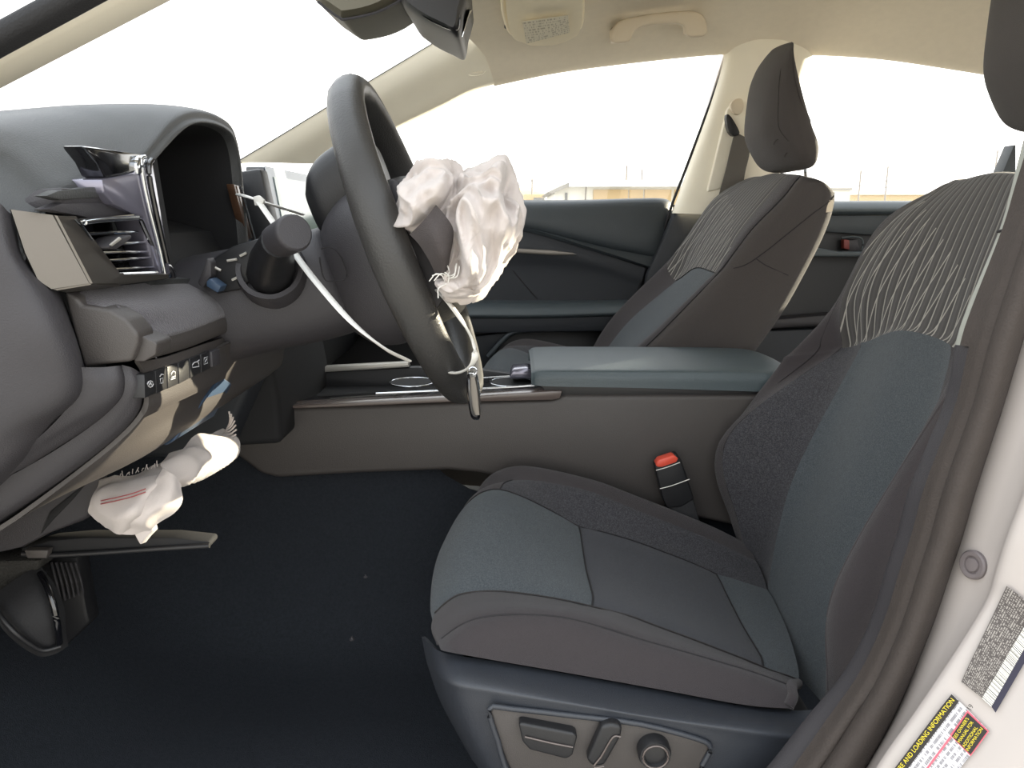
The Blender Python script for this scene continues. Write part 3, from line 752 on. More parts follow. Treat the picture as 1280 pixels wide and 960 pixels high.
QN.part('backrest_cover', 'fabric_side', ps, 0, 8, 6, 10)
seam('side_seam', [QN.at(i, j, .0006) for i, j in ((5.4, .1), (5, .35), (4.5, .65), (4, .9), (3.5, 1.1), (3.1, 1.35), (3, 1.6), (3.05, 1.95))], sd, .0008)
seam('side_seam', [QN.at(i, j, .0006) for i, j in ((3.2, 1.2), (3.1, .9), (3.0, .5))], sd, .0008)
prism('sun_spot', [QN.at(4.7, .35, .001) + Vector((a, 0, b)) for a, b in ((-.006, -.011), (.005, -.009), (.006, .011), (-.005, .011))], (0, -.001, 0), 'handle_beige', sd)  # sun spot on the seat edge, put in as a beige patch
headrest(ps, 0, 0, 0)
# ================================================================== dashboard
da = thing('dashboard', V(-.45, 1.3, -.5), 'dark grey dashboard with hooded instrument cluster and silver air vent under the windshield', 'dashboard')
Ys = [.595, .63, .68, .74, .785, .82, .86, .905, .955, 1.01, 1.045, 1.062, 1.068, 1.075]
lipz = [-.05, .012, .030, .042, .060, .078, .098, .112, .1185, .118, .110, .085, .045, -.05]
def row(x, zs, ys=Ys): return [V(x if not isinstance(x, list) else x[i], y, z) for i, (y, z) in enumerate(zip(ys, zs))]
z40 = [-.03, .045, .070, .090, .103, .113, .121, .128, .132, .130, .122, .098, .05, -.05]
z50 = [-.02, .055, .082, .102, .113, .122, .129, .133, .136, .134, .127, .10, .05, -.05]
z70 = [-.01, .06, .085, .100, .110, .117, .122, .126, .128, .126, .12, .09, .04, -.05]
z95 = [-.04, .02, .03, .04, .045, .05, .055, .06, .06, .06, .05, .03, .0, -.05]
xl = [-.385, -.372, -.366, -.362, -.360, -.360, -.360, -.360, -.360, -.360, -.360, -.360, -.360, -.36]
inY = [.60, .635, .685, .745, .795, .832, .870, .908, .955, 1.0, 1.028, 1.042, 1.046, 1.05]
inz = [-.055, .005, .020, .030, .045, .062, .080, .094, .100, .099, .091, .070, .035, -.05]
z40 = [z - .006 for z in z40]; z50 = [z - .019 for z in z50]; z70 = [z - .034 for z in z70]; z95 = [z - .02 for z in z95]
net = [row(-.97, z95), row(-.75, z70), row(-.52, z50), row(-.42, z40), row([x - .008 for x in xl], [a + .004 for a in lipz]), row(xl, [a - .006 for a in lipz]),
       [V(x - .006, y, z + .004) for x, y, z in zip(xl, inY, inz)], [V(-.47, y, z - .004) for y, z in zip(inY, inz)], [V(-.56, y, z - .012) for y, z in zip(inY, inz)]]
HN = Net(net, 6, 5)
HN.part('top_pad', 'dash_skin', da, 0, 6)
HN.part('hood_lining', 'matt_black', da, 6, 8, 4)
# instrument cluster set deep in the hood
prism('cluster_screen', [V(-.53, .79, -.07), V(-.53, 1.05, -.07), V(-.53, 1.05, .10), V(-.53, .79, .10)], (-.02, 0, 0), 'screen_dark', da)
prism('cluster_frame', [PX(x, y, -.50) for x, y in [(196, 238), (292, 208), (301, 300), (222, 312)]], (-.006, 0, 0), 'screen_dark', da, .002)
seam('cluster_seam', [PX(x, y, -.497) for x, y in [(204, 240), (235, 270), (268, 306)]], da, .0012, 'plastic_black', 2)
Net([[V(-.36, .775, -.062), V(-.36, .9, -.070), V(-.36, 1.08, -.075)], [V(-.45, .775, -.054), V(-.45, .9, -.058), V(-.45, 1.08, -.062)], [V(-.54, .775, -.05), V(-.54, .9, -.05), V(-.54, 1.08, -.05)]], 4, 4).part('cluster_shelf', 'dash_skin', da, thick=.01)
prism('hood_wall', [PX(x, y, -.364) for x, y in [(190, 199), (196, 198), (217, 325), (216, 345), (206, 345)]], (-.17, 0, 0), 'matt_black', da)
# glossy panel beside the cluster and its bright edge
prism('gloss_panel', [PX(x, y, -.345) for x, y in [(128, 224), (150, 220), (174, 214), (182, 197), (191, 200), (206, 290), (214, 344), (203, 344), (180, 272), (143, 256), (130, 240)]], (-.03, 0, 0), 'gloss_grey', da, .002)  # sky reflected in the dark panel is put into its lavender grey
prism('gloss_panel', [PX(x, y, -.346) for x, y in [(105, 182), (150, 188), (182, 193), (172, 214), (152, 220), (131, 223), (122, 204)]], (-.02, 0, 0), 'gloss_black', da, .003)
tube('chrome_edge', [PX(x, y, -.343) for x, y in [(181, 196), (176, 200), (179, 225), (187, 262), (198, 305), (206, 342)]], .0022, 'chrome', da, 8)
tube('chrome_edge', [PX(x, y, -.341) for x, y in [(190, 200), (186, 208), (188, 230), (196, 270), (209, 328)]], .0028, 'gloss_black', da, 8)
prism('chrome_cap', [PX(x, y, -.342) for x, y in [(174, 196), (180, 194), (187, 198), (184, 208), (181, 219), (174, 219), (172, 205)]], (-.01, 0, 0), 'chrome', da, .003)
prism('bezel_foot', [PX(x, y, -.346) for x, y in [(203, 330), (214, 330), (221, 338), (222, 348), (204, 350)]], (-.02, 0, 0), 'gloss_black', da, .002)
# far bezel of the hood: wood-look strip and bright edge
prism('wood_strip', [PX(x, y, -.357) for x, y in [(292, 230), (299, 232), (316, 298), (310, 300)]], (-.01, 0, 0), 'wood', da, .001)
tube('chrome_edge', [PX(x, y, -.354) for x, y in [(300, 232), (309, 265), (319, 300)]], .002, 'chrome', da, 8)
# upper ledge over the vent
prism('vent_ledge', [PY(x, y, .625) for x, y in [(20, 254), (44, 236), (78, 234), (78, 262), (14, 264)]], (0, .12, 0), 'plastic_dark', da, .004)
prism('vent_visor', [PX(x, y, -.362) for x, y in [(40, 245), (58, 238), (122, 232), (142, 238), (144, 241), (125, 246), (60, 250)]], (.010, 0, 0), 'dash_skin', da, .003)
prism('amber_glow', [PX(x, y, -.358) for x, y in [(124, 247), (131, 246), (134, 250), (129, 254), (124, 253)]], (.002, 0, 0), 'amber', da, .001)  # small orange glow, drawn as a plain amber colour
prism('vent_brow', [PX(x, y, -.364) for x, y in [(35, 262), (60, 253), (130, 252), (165, 264), (176, 272), (100, 275), (88, 272)]], (.012, 0, 0), 'plastic_dark', da, .004)
# the silver vent surround, two facets folded round the corner
def facets(name, verts, faces, m, parent, th=.004, bev=0):
    bm = bmesh.new(); vv = [bm.verts.new(p) for p in verts]
    for f_ in faces: bm.faces.new([vv[i] for i in f_])
    bmesh.ops.recalc_face_normals(bm, faces=bm.faces)
    if bev: bmesh.ops.bevel(bm, geom=[e for e in bm.edges if len(e.link_faces) == 2], offset=bev, segments=2, affect='EDGES')
    bmesh.ops.solidify(bm, geom=bm.faces[:], thickness=th)
    return finish(name, bm, m, parent, 25)
vb = facets('vent_surround', [PY(12, 262, .60), PY(65, 270, .618), PY(110, 352, .632), PY(66, 358, .614), PY(46, 350, .606), PY(30, 316, .602),
     PX(89, 271, -.352), PX(146, 344, -.346), PX(205, 342, -.338), PX(206, 347, -.338), PX(150, 353, -.346), PX(108, 357, -.352), PX(80, 360, -.362)],
     [(0, 1, 2, 3, 4, 5), (1, 6, 7, 2), (7, 8, 9, 10, 2), (2, 10, 11, 12, 3)], 'silver', da, .004, .0015)
fr_ = [PX(x, y, -.347) for x, y in [(97, 276), (165, 270), (176, 275), (204, 338), (196, 341), (146, 343)]]
tube('vent_frame', fr_, .0022, 'chrome', vb, 8, 1, closed=True, smooth=20)
prism('vent_back', [PX(x, y, -.385) for x, y in [(90, 268), (180, 268), (205, 345), (135, 348)]], (-.01, 0, 0), 'gloss_black', vb)
tube('vent_frame', [PX(x, y, -.344) for x, y in [(106, 278), (130, 275), (172, 272)]], .0022, 'chrome', vb, 8)
for (a, b) in (((109, 294), (172, 291)), ((122, 308), (182, 304)), ((128, 317), (190, 316)), ((134, 327), (192, 323)), ((141, 338), (200, 335))):
    p, q = PX(*a, -.352), PX(*b, -.352)
    prism('vent_slat', [p, q, q + Vector((-.02, 0, -.005)), p + Vector((-.02, 0, -.005))], (0, 0, .0025), 'gloss_black', vb, .0008)
    tube('slat_edge', [p + Vector((0, 0, .001)), q + Vector((0, 0, .001))], .0011, 'chrome', vb, 6)
prism('vent_tab', [PX(x, y, -.338) for x, y in [(136, 308), (150, 297), (164, 293), (166, 297), (158, 304), (146, 312), (138, 312)]], (-.02, 0, 0), 'plastic_dark', vb, .002)
prism('tab_grip', [PX(x, y, -.335) for x, y in [(138, 306), (150, 296), (153, 299), (141, 308)]], (-.002, 0, 0), 'silver_dull', vb, .0008)

# end cap by the open door and the lower dash
def cap(name, pts, Y, d, m, bev): return prism(name, [PY(x, y, Y) for x, y in pts], (0, d, 0), m, da, bev, 4)
def chaikin(p, n=2):
    for _ in range(n):
        q = []
        for i in range(len(p)):
            a, b = p[i], p[(i + 1) % len(p)]
            q += [(a[0] * .75 + b[0] * .25, a[1] * .75 + b[1] * .25), (a[0] * .25 + b[0] * .75, a[1] * .25 + b[1] * .75)]
        p = q
    return p
# end cap: a soft shell that turns from the door side to the rear
ec = [[(-160, 235, .585), (-60, 240, .585), (-10, 248, .587), (12, 266, .600), (20, 268, .63)],
      [(-160, 300, .580), (-60, 300, .580), (0, 305, .582), (26, 322, .600), (36, 322, .64)],
      [(-160, 360, .578), (-60, 360, .578), (20, 360, .582), (60, 366, .602), (72, 362, .64)],
      [(-160, 420, .578), (-60, 420, .578), (40, 415, .582), (84, 412, .605), (92, 408, .65)],
      [(-160, 470, .580), (-60, 470, .580), (45, 465, .585), (98, 460, .607), (106, 456, .65)],
      [(-160, 520, .584), (-60, 520, .584), (40, 510, .588), (94, 498, .608), (112, 480, .65)],
      [(-160, 590, .590), (-60, 575, .590), (10, 548, .594), (60, 532, .612), (95, 515, .65)],
      [(-160, 650, .60), (-80, 622, .60), (-20, 596, .602), (20, 580, .618), (60, 560, .66)],
      [(-160, 720, .615), (-110, 690, .615), (-70, 660, .615), (-40, 640, .63), (0, 615, .67)]]
Net([[PY(*q) for q in r] for r in ec], 6, 6).part('end_cap', 'plastic_dark', da)
# rear-facing part of the end cap under the pocket, and the lower trim band
ec = [[(100, 459, .612), (128, 459, .625), (150, 457, .635), (156, 458, .66)],
      [(98, 480, .612), (130, 482, .622), (154, 478, .635), (160, 476, .66)],
      [(80, 515, .612), (112, 514, .620), (146, 502, .635), (154, 498, .66)],
      [(30, 562, .615), (66, 548, .622), (110, 534, .635), (122, 528, .66)],
      [(-60, 625, .62), (-20, 608, .625), (30, 585, .635), (46, 578, .66)]]
Net([[PY(*q) for q in r] for r in ec], 6, 6).part('end_panel', 'plastic_dark', da)
ec = [[(152, 456, .640), (166, 460, .645), (176, 467, .655), (180, 470, .69)],
      [(156, 480, .638), (170, 482, .643), (179, 490, .655), (184, 492, .69)],
      [(148, 502, .638), (160, 508, .643), (170, 518, .655), (178, 520, .69)],
      [(112, 534, .638), (130, 542, .643), (138, 552, .655), (150, 552, .69)],
      [(40, 580, .638), (60, 594, .643), (66, 606, .655), (80, 606, .69)],
      [(-60, 632, .64), (-30, 650, .645), (-24, 664, .655), (-10, 668, .69)]]
Net([[PY(*q) for q in r] for r in ec], 6, 6).part('lower_band', 'plastic_dark', da)
# knit padded pocket top with the plastic cheek under it
kp = [[(97, 372, .640), (106, 362, .655), (150, 357, .72), (222, 350, .86), (236, 352, .90)],
      [(100, 378, .638), (118, 372, .652), (170, 366, .72), (240, 358, .86), (252, 360, .90)],
      [(136, 385, .640), (150, 387, .652), (205, 383, .72), (262, 370, .86), (270, 372, .90)],
      [(164, 402, .650), (174, 408, .660), (226, 400, .735), (276, 384, .86), (284, 386, .90)],
      [(176, 418, .655), (192, 421, .668), (236, 409, .745), (280, 393, .86), (286, 394, .90)],
      [(180, 422, .658), (194, 425, .672), (238, 413, .75), (280, 397, .86), (286, 397, .90)]]
KN = Net([[PY(*q) for q in r] for r in kp], 6, 6)
KN.part('knit_pad', 'knit_pad', da, thick=.004)
cap('pocket_cheek', [(79, 364), (96, 372), (102, 381), (137, 387), (158, 399), (173, 418), (172, 430), (164, 452), (105, 459), (92, 415)], .632, .03, 'plastic_brown', .004)
cap('pocket_cheek', [(174, 419), (193, 427), (196, 430), (194, 444), (180, 452), (167, 452)], .640, .03, 'plastic_brown', .003)
# front lip of the pocket
lip_t = [(195, 426, .67), (238, 413, .75), (281, 397, .86), (288, 397, .9)]
lip_b = [(194, 446, .672), (238, 433, .75), (281, 416, .86), (288, 415, .9)]
Net([[PY(*q) for q in lip_t], [PY(x + 1, (y + q) / 2, Y - .003) for (x, y, Y), (_, q, _) in zip(lip_t, lip_b)], [PY(*q) for q in lip_b], [PY(x - 8, y + 3, Y) for x, y, Y in lip_b]], 4, 6).part('pocket_lip', 'plastic_brown', da, thick=.004)
# switch panel
spn = [[(168, 452, .648), (200, 447, .69), (240, 434, .765), (276, 422, .87)],
       [(176, 468, .655), (202, 462, .69), (242, 448, .765), (278, 436, .87)],
       [(180, 505, .655), (204, 495, .69), (243, 478, .765), (279, 461, .87)],
       [(172, 520, .660), (200, 508, .69), (240, 490, .765), (277, 472, .87)]]
spo = Net([[PY(*q) for q in r] for r in spn], 5, 6).part('switch_panel', 'plastic_brown', da, thick=.004)
tops = [(180, 468), (194, 463), (209, 458), (223, 453), (237, 448), (251, 443), (263, 438)]
bots = [(181, 498), (196, 492), (210, 486), (224, 480), (238, 473), (252, 466), (264, 460)]
SX = -.313
for q in range(6):
    a, b, c2, d2 = tops[q], tops[q + 1], bots[q + 1], bots[q]
    g = .6
    bt = prism('switch_button', [PX(a[0] + g, a[1], SX), PX(b[0] - g, b[1], SX), PX(c2[0] - g, c2[1], SX), PX(d2[0] + g, d2[1], SX)], (-.012, 0, 0), 'plastic_black', spo, .0012)
    mx, my = (a[0] + c2[0]) / 2, (a[1] + c2[1]) / 2
    def ic(pts, r=.0005, closed=False): tube('switch_icon', [PX(mx + x, my + y, SX + .0008) for x, y in pts], r, 'icon', bt, 5, 1, closed=closed)
    if q == 0: ic([(3.5 * math.cos(t * .785), 4 * math.sin(t * .785)) for t in range(8)], closed=True); ic([(-1.5, 1.5), (0, -2), (1.5, 1)])
    elif q == 1: ic([(-1.5, 5), (-1.5, -1), (1.5, -2), (1.5, 4)], closed=True); ic([(-2, -4), (0, -7), (2, -6)])
    elif q == 2: ic([(-2.5, 3), (-2.5, -2), (0, -5), (2.5, -4), (2.5, 1)], closed=True); ic([(-3, 5.5), (2.5, 3.5)])
    elif q == 4: ic([(-4, 2.5), (-4, -1), (-1.5, -4), (2.5, -5), (4, -2), (4, 1)], closed=True); ic([(2.5, -5), (4.5, -7)])
    elif q == 5: ic([(-2.5, 4), (-2.5, -4), (2, -5.5), (2, 2.5)], closed=True); ic([(-1.2, 1), (1, -3)])
prism('coin_slot', [PX(x, y, -.311) for x, y in [(265, 440), (275, 436), (276, 455), (266, 459)]], (-.01, 0, 0), 'plastic_dark', spo, .001)
# knee panel running forward and down under the switches
kpx = [(176, 474), (182, 498), (172, 521), (140, 553), (86, 596), (26, 640), (-30, 680)]
prof = [(PY(x, y, .66).x, PY(x, y, .66).z - CZ) for x, y in kpx]
prof += [(prof[-1][0] - .012, prof[-1][1] - .03), (prof[-1][0] - .03, prof[-1][1] - .05)]
zt = prof[0][1]
def kx(z): return prof[0][0] - .45 * (zt - z) - max(0, -.235 - z) * 2.2
kn = [[V(x * (1 - s) + kx(z) * s, Y, z) for Y, s in ((.657, 0), (.685, .45), (.73, .9), (.80, 1), (.90, 1), (1.0, 1), (1.16, 1))] for k, (x, z) in enumerate(prof)]
Net(kn, 6, 6).part('knee_panel', 'plastic_brown', da, thick=.004)
prism('knee_patch', [V(kx(z) + .003, Y, z) for Y, z in ((.79, -.232), (.875, -.180), (.93, -.200), (.905, -.235), (.80, -.240))], (.004, 0, -.002), 'blue_plastic', da, .002)  # flat dark blue piece lying flush on the knee panel
# inner dash mass that closes the space behind all of these covers
prism('dash_body', [V(-.40, .66, -.02), V(-.36, .66, -.11), V(-.335, .66, -.165), V(-.41, .66, -.235), V(-.60, .66, -.34), V(-.95, .66, -.30), V(-.95, .66, .0), V(-.55, .66, .02)], (0, .42, 0), 'matt_black', da)
# lower edge board over the pedals
prism('lower_board', [PY(x, y, .80) for x, y in [(24, 686), (60, 676), (106, 672), (150, 672), (215, 672), (262, 677), (264, 684), (180, 690), (60, 699), (30, 695)]], (0, .025, 0), 'matt_black', da, .004)
prism('kick_panel', [PY(x, y, .79) for x, y in [(-80, 590), (60, 585), (128, 596), (116, 625), (108, 650), (60, 668), (26, 686), (0, 692), (-80, 704)]], (0, .02, 0), 'plastic_dark', da, .006)
prism('kick_slot', [PY(x, y, .788) for x, y in [(50, 668), (62, 640), (84, 622), (108, 604), (90, 625), (68, 648)]], (0, .004, 0), 'matt_black', da, .001)
tube('board_edge', [PY(x, y, .797) for x, y in [(28, 692), (60, 694), (120, 691), (180, 687), (262, 682)]], .003, 'plastic_black', da, 8)
prism('board_clip', [PY(x, y, .788) for x, y in [(30, 688), (60, 688), (58, 698), (34, 698)]], (0, .01, 0), 'plastic_brown', da, .001)
# passenger side: top, glove box front, trim
prism('passenger_top', [V(-.97, 1.07, .02), V(-.55, 1.07, -.005), V(-.42, 1.07, -.02), V(-.385, 1.07, -.05), V(-.40, 1.07, -.09), V(-.97, 1.07, -.09)], (0, .95, 0), 'dash_skin', da, .012, 3)
prism('passenger_face', [V(-.42, 1.07, -.085), V(-.37, 1.07, -.12), V(-.36, 1.07, -.22), V(-.42, 1.07, -.34), V(-.9, 1.07, -.36), V(-.9, 1.07, -.085)], (0, .95, 0), 'door_dark', da, .012, 3)
prism('centre_stack', [V(-.40, 1.13, -.06), V(-.365, 1.13, -.10), V(-.36, 1.13, -.20), V(-.35, 1.13, -.27), V(-.35, 1.13, -.34), V(-.7, 1.13, -.36), V(-.7, 1.13, -.06)], (0, .32, 0), 'matt_black', da, .012, 3)

# touchscreen standing on the dash
ts = thing('touchscreen', V(-.37, 1.35, -.06), 'upright touchscreen display with pale glass behind the steering wheel', 'display')
q4 = [PY(341, 196, 1.22), PY(408, 202, 1.56), PY(412, 282, 1.56), PY(352, 286, 1.22)]
x0 = q4[0].x
scr = [V(-.382, 1.235, .075), V(-.382, 1.56, .075), V(-.362, 1.56, -.07), V(-.362, 1.235, -.07)]
prism('housing', scr, (-.03, 0, 0), 'gloss_black', ts, .004)
sheet('screen_border', scr, 'screen_frame', ts, .001, off=.0005)
def inset(q, a, b):
    def at(u, v): return (q[0] * (1 - u) + q[1] * u) * (1 - v) + (q[3] * (1 - u) + q[2] * u) * v
    return [at(a, b), at(1 - a, b), at(1 - a, 1 - b), at(a, 1 - b)]
sheet('screen_glass', inset(scr, .10, .10), 'screen', ts, .001, off=.002)
prism('housing_side', [V(-.375, 1.195, .07), V(-.352, 1.195, -.075), V(-.43, 1.195, -.085), V(-.44, 1.195, .06)], (0, .035, 0), 'plastic_black', ts, .006)
prism('housing_side', [V(-.40, 1.13, .06), V(-.385, 1.13, -.075), V(-.45, 1.13, -.085), V(-.45, 1.13, .055)], (0, .05, 0), 'blue_plastic', ts, .006)

# ================================================================== steering column and wheel
AX = Vector((-math.cos(math.radians(20)), 0, -math.sin(math.radians(20))))   # from the wheel down the column
UPW = Vector((-math.sin(math.radians(20)), 0, math.cos(math.radians(20))))
EY = Vector((0, 1, 0))
HC = PY(516, 306, YD)
col = thing('steering_column', V(-.32, YD, -.25), 'dark steering column shroud with a stubby stalk lever behind the wheel', 'steering column')
rg = []
for t, a, b, dz in ((.085, .055, .055, -.008), (.10, .068, .062, -.008), (.15, .074, .062, -.004), (.20, .080, .062, .004), (.26, .09, .064, .012), (.32, .10, .066, .018)):
    rg.append(rrect(HC + AX * t + UPW * dz, EY, UPW, a, b, .5))
rings_loft('shroud', rg, 'plastic_dark', col, 4, 4)
rg = []
for t, a, b, dz in ((.0, .03, .022, .100), (.01, .042, .034, .099), (.03, .046, .040, .096), (.06, .046, .042, .088), (.08, .044, .038, .08), (.092, .034, .026, .074)):
    rg.append(rrect(HC + AX * t + UPW * dz, EY, UPW, a, b, .55))
rings_loft('upper_shroud', rg, 'plastic_black', col, 4, 4)
sc_ = PY(338, 336, .865); sdir = Vector((.08, -.75, .35)).normalized()
rg = [rrect(sc_ + sdir * t, EY.cross(sdir).normalized(), sdir.cross(EY.cross(sdir)).normalized(), r, r, .42) for t, r in ((-.03, .036), (-.005, .036), (.004, .034), (.004, .029), (-.01, .028))]
cr = rings_loft('stalk_collar', rg, 'plastic_dark', col, 1, 4, 35)
st = tube('stalk', [PY(338, 342, .87), PY(340, 326, .845), PY(343, 312, .82), PY(348, 302, .80)], [.026, .024, .019, .017], 'plastic_black', col, 16, 5)
k0, k1 = PY(343, 304, .815), PY(369, 290, .775)
tube('stalk_knob', [k0, k0.lerp(k1, .12), k0.lerp(k1, .5), k0.lerp(k1, .92), k1], [.013, .0175, .0185, .019, .0165], 'plastic_dark', st, 20, 3, smooth=35)
# open switch body beside the stalk
prism('switch_body', [PY(x, y, .86) for x, y in [(262, 325), (290, 308), (322, 298), (334, 300), (320, 345), (300, 362), (268, 368), (262, 350)]], (0, .05, 0), 'plastic_black', col, .004)
prism('switch_fin', [PY(x, y, .845) for x, y in [(258, 322), (264, 328), (264, 345), (254, 360), (246, 354), (252, 340)]], (0, .03, 0), 'plastic_dark', col, .002)
prism('connector', [PY(x, y, .835) for x, y in [(258, 352), (262, 348), (276, 358), (272, 366), (258, 358)]], (0, .02, 0), 'blue_plastic', col, .001)
for a, b in (((268, 334), (276, 338)), ((284, 326), (296, 324)), ((300, 320), (308, 316)), ((290, 350), (298, 346))):
    tube('contact', [PY(*a, .857), PY(*b, .857)], .0015, 'silver_dull', col, 6)

sw = thing('steering_wheel', HC - UPW * .2, 'black leather steering wheel with its hub burst open', 'steering wheel')
R = .182
path = [HC + EY * (R * math.sin(a)) + UPW * (R * math.cos(a) * 1.03) for a in [q * 2 * math.pi / 32 for q in range(32)]]
bm = bmesh.new(); ringsv = []
for q, p in enumerate(path):
    a = q * 2 * math.pi / 32
    rad = EY * math.sin(a) + UPW * math.cos(a)
    fat = 1.0 + .12 * max(0, math.cos(2 * a - math.pi)) ** 2
    ringsv.append([bm.verts.new(p + rad * (.0155 * math.cos(b)) + AX * (.0205 * fat * math.sin(b))) for b in [k * 2 * math.pi / 14 for k in range(14)]])
for q in range(32):
    A, B_ = ringsv[q], ringsv[(q + 1) % 32]
    for k in range(14): bm.faces.new([A[k], A[(k + 1) % 14], B_[(k + 1) % 14], B_[k]])
rim = finish('rim', bm, 'wheel_leather', sw, 60)
seam('rim_stitch', [HC + EY * ((R - .0162) * math.sin(a)) + UPW * ((R - .0162) * math.cos(a) * 1.03) for a in [math.pi + q * math.pi / 20 for q in range(2, 19)]], rim, .0012, k=2)
# hub: rear cover, spokes, torn front cover
rg = [rrect(HC + AX * t + UPW * dz, EY, UPW, a, b, .52) for t, a, b, dz in ((.0, .075, .075, -.005), (.02, .088, .088, -.008), (.05, .085, .09, -.012), (.08, .07, .078, -.015), (.10, .05, .055, -.018))]
hub = rings_loft('hub_cover', rg, 'plastic_dark', sw, 4, 4)
seam('access_cover', [PY(x, y, .862) for x, y in chaikin([(398, 312), (412, 308), (424, 316), (434, 340), (432, 350), (416, 352), (404, 350)], 1)], hub, .0008, k=2)
for s in (-1, 1):
    sp = [rrect(HC + EY * (s * d) + AX * t + UPW * z, AX, UPW, a, b, .6) for d, t, z, a, b in ((.06, .02, -.01, .022, .045), (.10, .022, -.005, .016, .032), (.14, .016, -.0, .013, .026), (.178, .006, .0, .010, .028))]
    rings_loft('spoke', sp, 'plastic_black', sw, 4, 4)
    tube('spoke_trim', [HC + EY * (s * d) + AX * t + UPW * z for d, t, z in ((.08, -.004, .02), (.12, .004, .022), (.165, -.004, .030))], .004, 'chrome', sw, 8)
sp = [rrect(HC + UPW * z + AX * t, EY, AX, a, b, .6) for z, t, a, b in ((-.06, .02, .045, .02), (-.10, .022, .038, .014), (-.14, .016, .034, .012), (-.18, .006, .036, .010))]
rings_loft('spoke', sp, 'plastic_black', sw, 4, 4)
# front pad, split along its edge
rg = [rrect(HC + AX * t + UPW * dz, EY, UPW, a, b, .52) for t, a, b, dz in ((.0, .085, .085, -.01), (-.025, .082, .082, -.01), (-.040, .07, .07, -.012))]
rings_loft('front_pad', rg, 'wheel_leather', sw, 3, 4)
prism('torn_flap', [PY(x, y, .80) for x, y in [(486, 222), (500, 226), (505, 262), (514, 292), (540, 318), (556, 345), (556, 372), (543, 392), (535, 376), (518, 340), (498, 300), (488, 262)]], (0, .012, 0), 'plastic_dark', sw, .004)
tube('flap_edge', [PY(x, y, .795) for x, y in [(478, 218), (484, 258), (496, 296), (516, 342), (536, 388)]], .003, 'gloss_black', sw, 8)

# ================================================================== driver airbag, zip ties, key fob
def crumple(name, outline, Yc, ry, m, parent, c=None, amp=.014, seed=0.0, nphi=170, nth=70, freq=26.0, fine=1.0):
    """a gathered bag of cloth: an outline with depth, pushed into folds"""
    pts = [PY(x, y, Yc) for x, y in outline]
    cen = sum(pts, Vector()) / len(pts) if c is None else PY(c[0], c[1], Yc)
    loop = crs(pts, 10, True)
    ang = sorted((math.atan2(p.z - cen.z, p.x - cen.x), (p - cen).length) for p in loop)
    def rad(a):
        best = None
        for i in range(len(ang)):
            a0, r0 = ang[i - 1]; a1, r1 = ang[i]
            if i == 0: a0 -= 2 * math.pi
            if a0 <= a <= a1: t = (a - a0) / max(1e-9, a1 - a0); return r0 + (r1 - r0) * t
        a0, r0 = ang[-1]; a1, r1 = ang[0]; t = (a - a0) / max(1e-9, a1 + 2 * math.pi - a0)
        return r0 + (r1 - r0) * t
    bm = bmesh.new(); rows = []
    for i in range(nth + 1):
        th = -math.pi / 2 + math.pi * i / nth
        ct, st_ = math.cos(th), math.sin(th)
        rr = []
        for j in range(nphi):
            a = -math.pi + 2 * math.pi * j / nphi
            r = rad(a) * (abs(ct) ** .75)
            p = cen + Vector((math.cos(a) * r, ry * st_, math.sin(a) * r))
            q = (p - cen) * freq + Vector((seed, seed * 2.1, -seed))
            w = Vector((noise.noise(q * .35), noise.noise(q * .35 + Vector((9, 1, 4))), noise.noise(q * .35 + Vector((3, 7, 1))))) * 2.6
            n1 = 1 - abs(noise.noise(q * .55 + w * .8)) * 2.6
            n2 = 1 - abs(noise.noise(q * 1.15 + w * 1.6)) * 2.4
            n3 = 1 - abs(noise.noise(q * 2.4 + w * 2)) * 2.2
            d = Vector(((p - cen).x, (p - cen).y * 1.6, (p - cen).z))
            d = d.normalized() if d.length > 1e-6 else Vector((0, st_, 0))
            k = amp * (n1 * 1.05 + .42 * n2 * fine + .12 * n3 * fine) - amp * .9
            edge = .35 + .65 * abs(st_)
            rr.append(bm.verts.new(p + d * k * edge))
        rows.append(rr)
    for i in range(nth):
        for j in range(nphi):
            bm.faces.new([rows[i][j], rows[i][(j + 1) % nphi], rows[i + 1][(j + 1) % nphi], rows[i + 1][j]])
    bmesh.ops.remove_doubles(bm, verts=bm.verts, dist=1e-5)
    return finish(name, bm, m, parent, 180)
ab = thing('driver_airbag', PY(560, 370, .80), 'crumpled off-white deployed airbag spilling from the steering wheel hub', 'airbag')
o1 = crumple('bag_fold', [(505, 225), (524, 206), (546, 201), (567, 205), (579, 216), (576, 240), (566, 262), (556, 282), (545, 300), (528, 298), (512, 293), (494, 276), (503, 250)], .80, .08, 'airbag_cloth', ab, None, .016, 1.3, freq=24)
o2 = crumple('bag_fold', [(579, 222), (592, 214), (607, 210), (621, 200), (634, 203), (641, 222), (646, 238), (655, 266), (652, 288), (640, 312), (628, 344), (606, 366), (580, 373), (562, 369), (552, 352), (560, 328), (562, 296), (558, 268), (566, 244)], .82, .11, 'airbag_cloth', ab, (606, 285), .022, 4.7, 200, 84, 27)
o3 = crumple('bag_fold', [(545, 352), (560, 345), (585, 350), (600, 360), (590, 372), (566, 372), (552, 366)], .76, .03, 'airbag_cloth', ab, None, .008, 8.1, 60, 24, 40)
st_ = [[PY(545, 256, .735), PY(530, 275, .725), PY(512, 293, .735)],
       [PY(557, 270, .725), PY(542, 293, .712), PY(524, 306, .73)],
       [PY(567, 289, .725), PY(552, 316, .712), PY(536, 325, .73)],
       [PY(563, 318, .73), PY(556, 330, .72), PY(542, 338, .735)],
       [PY(558, 348, .74), PY(552, 348, .735), PY(545, 349, .745)]]
Net(st_, 5, 6).part('tether_strap', 'airbag_strap', ab, thick=.003)
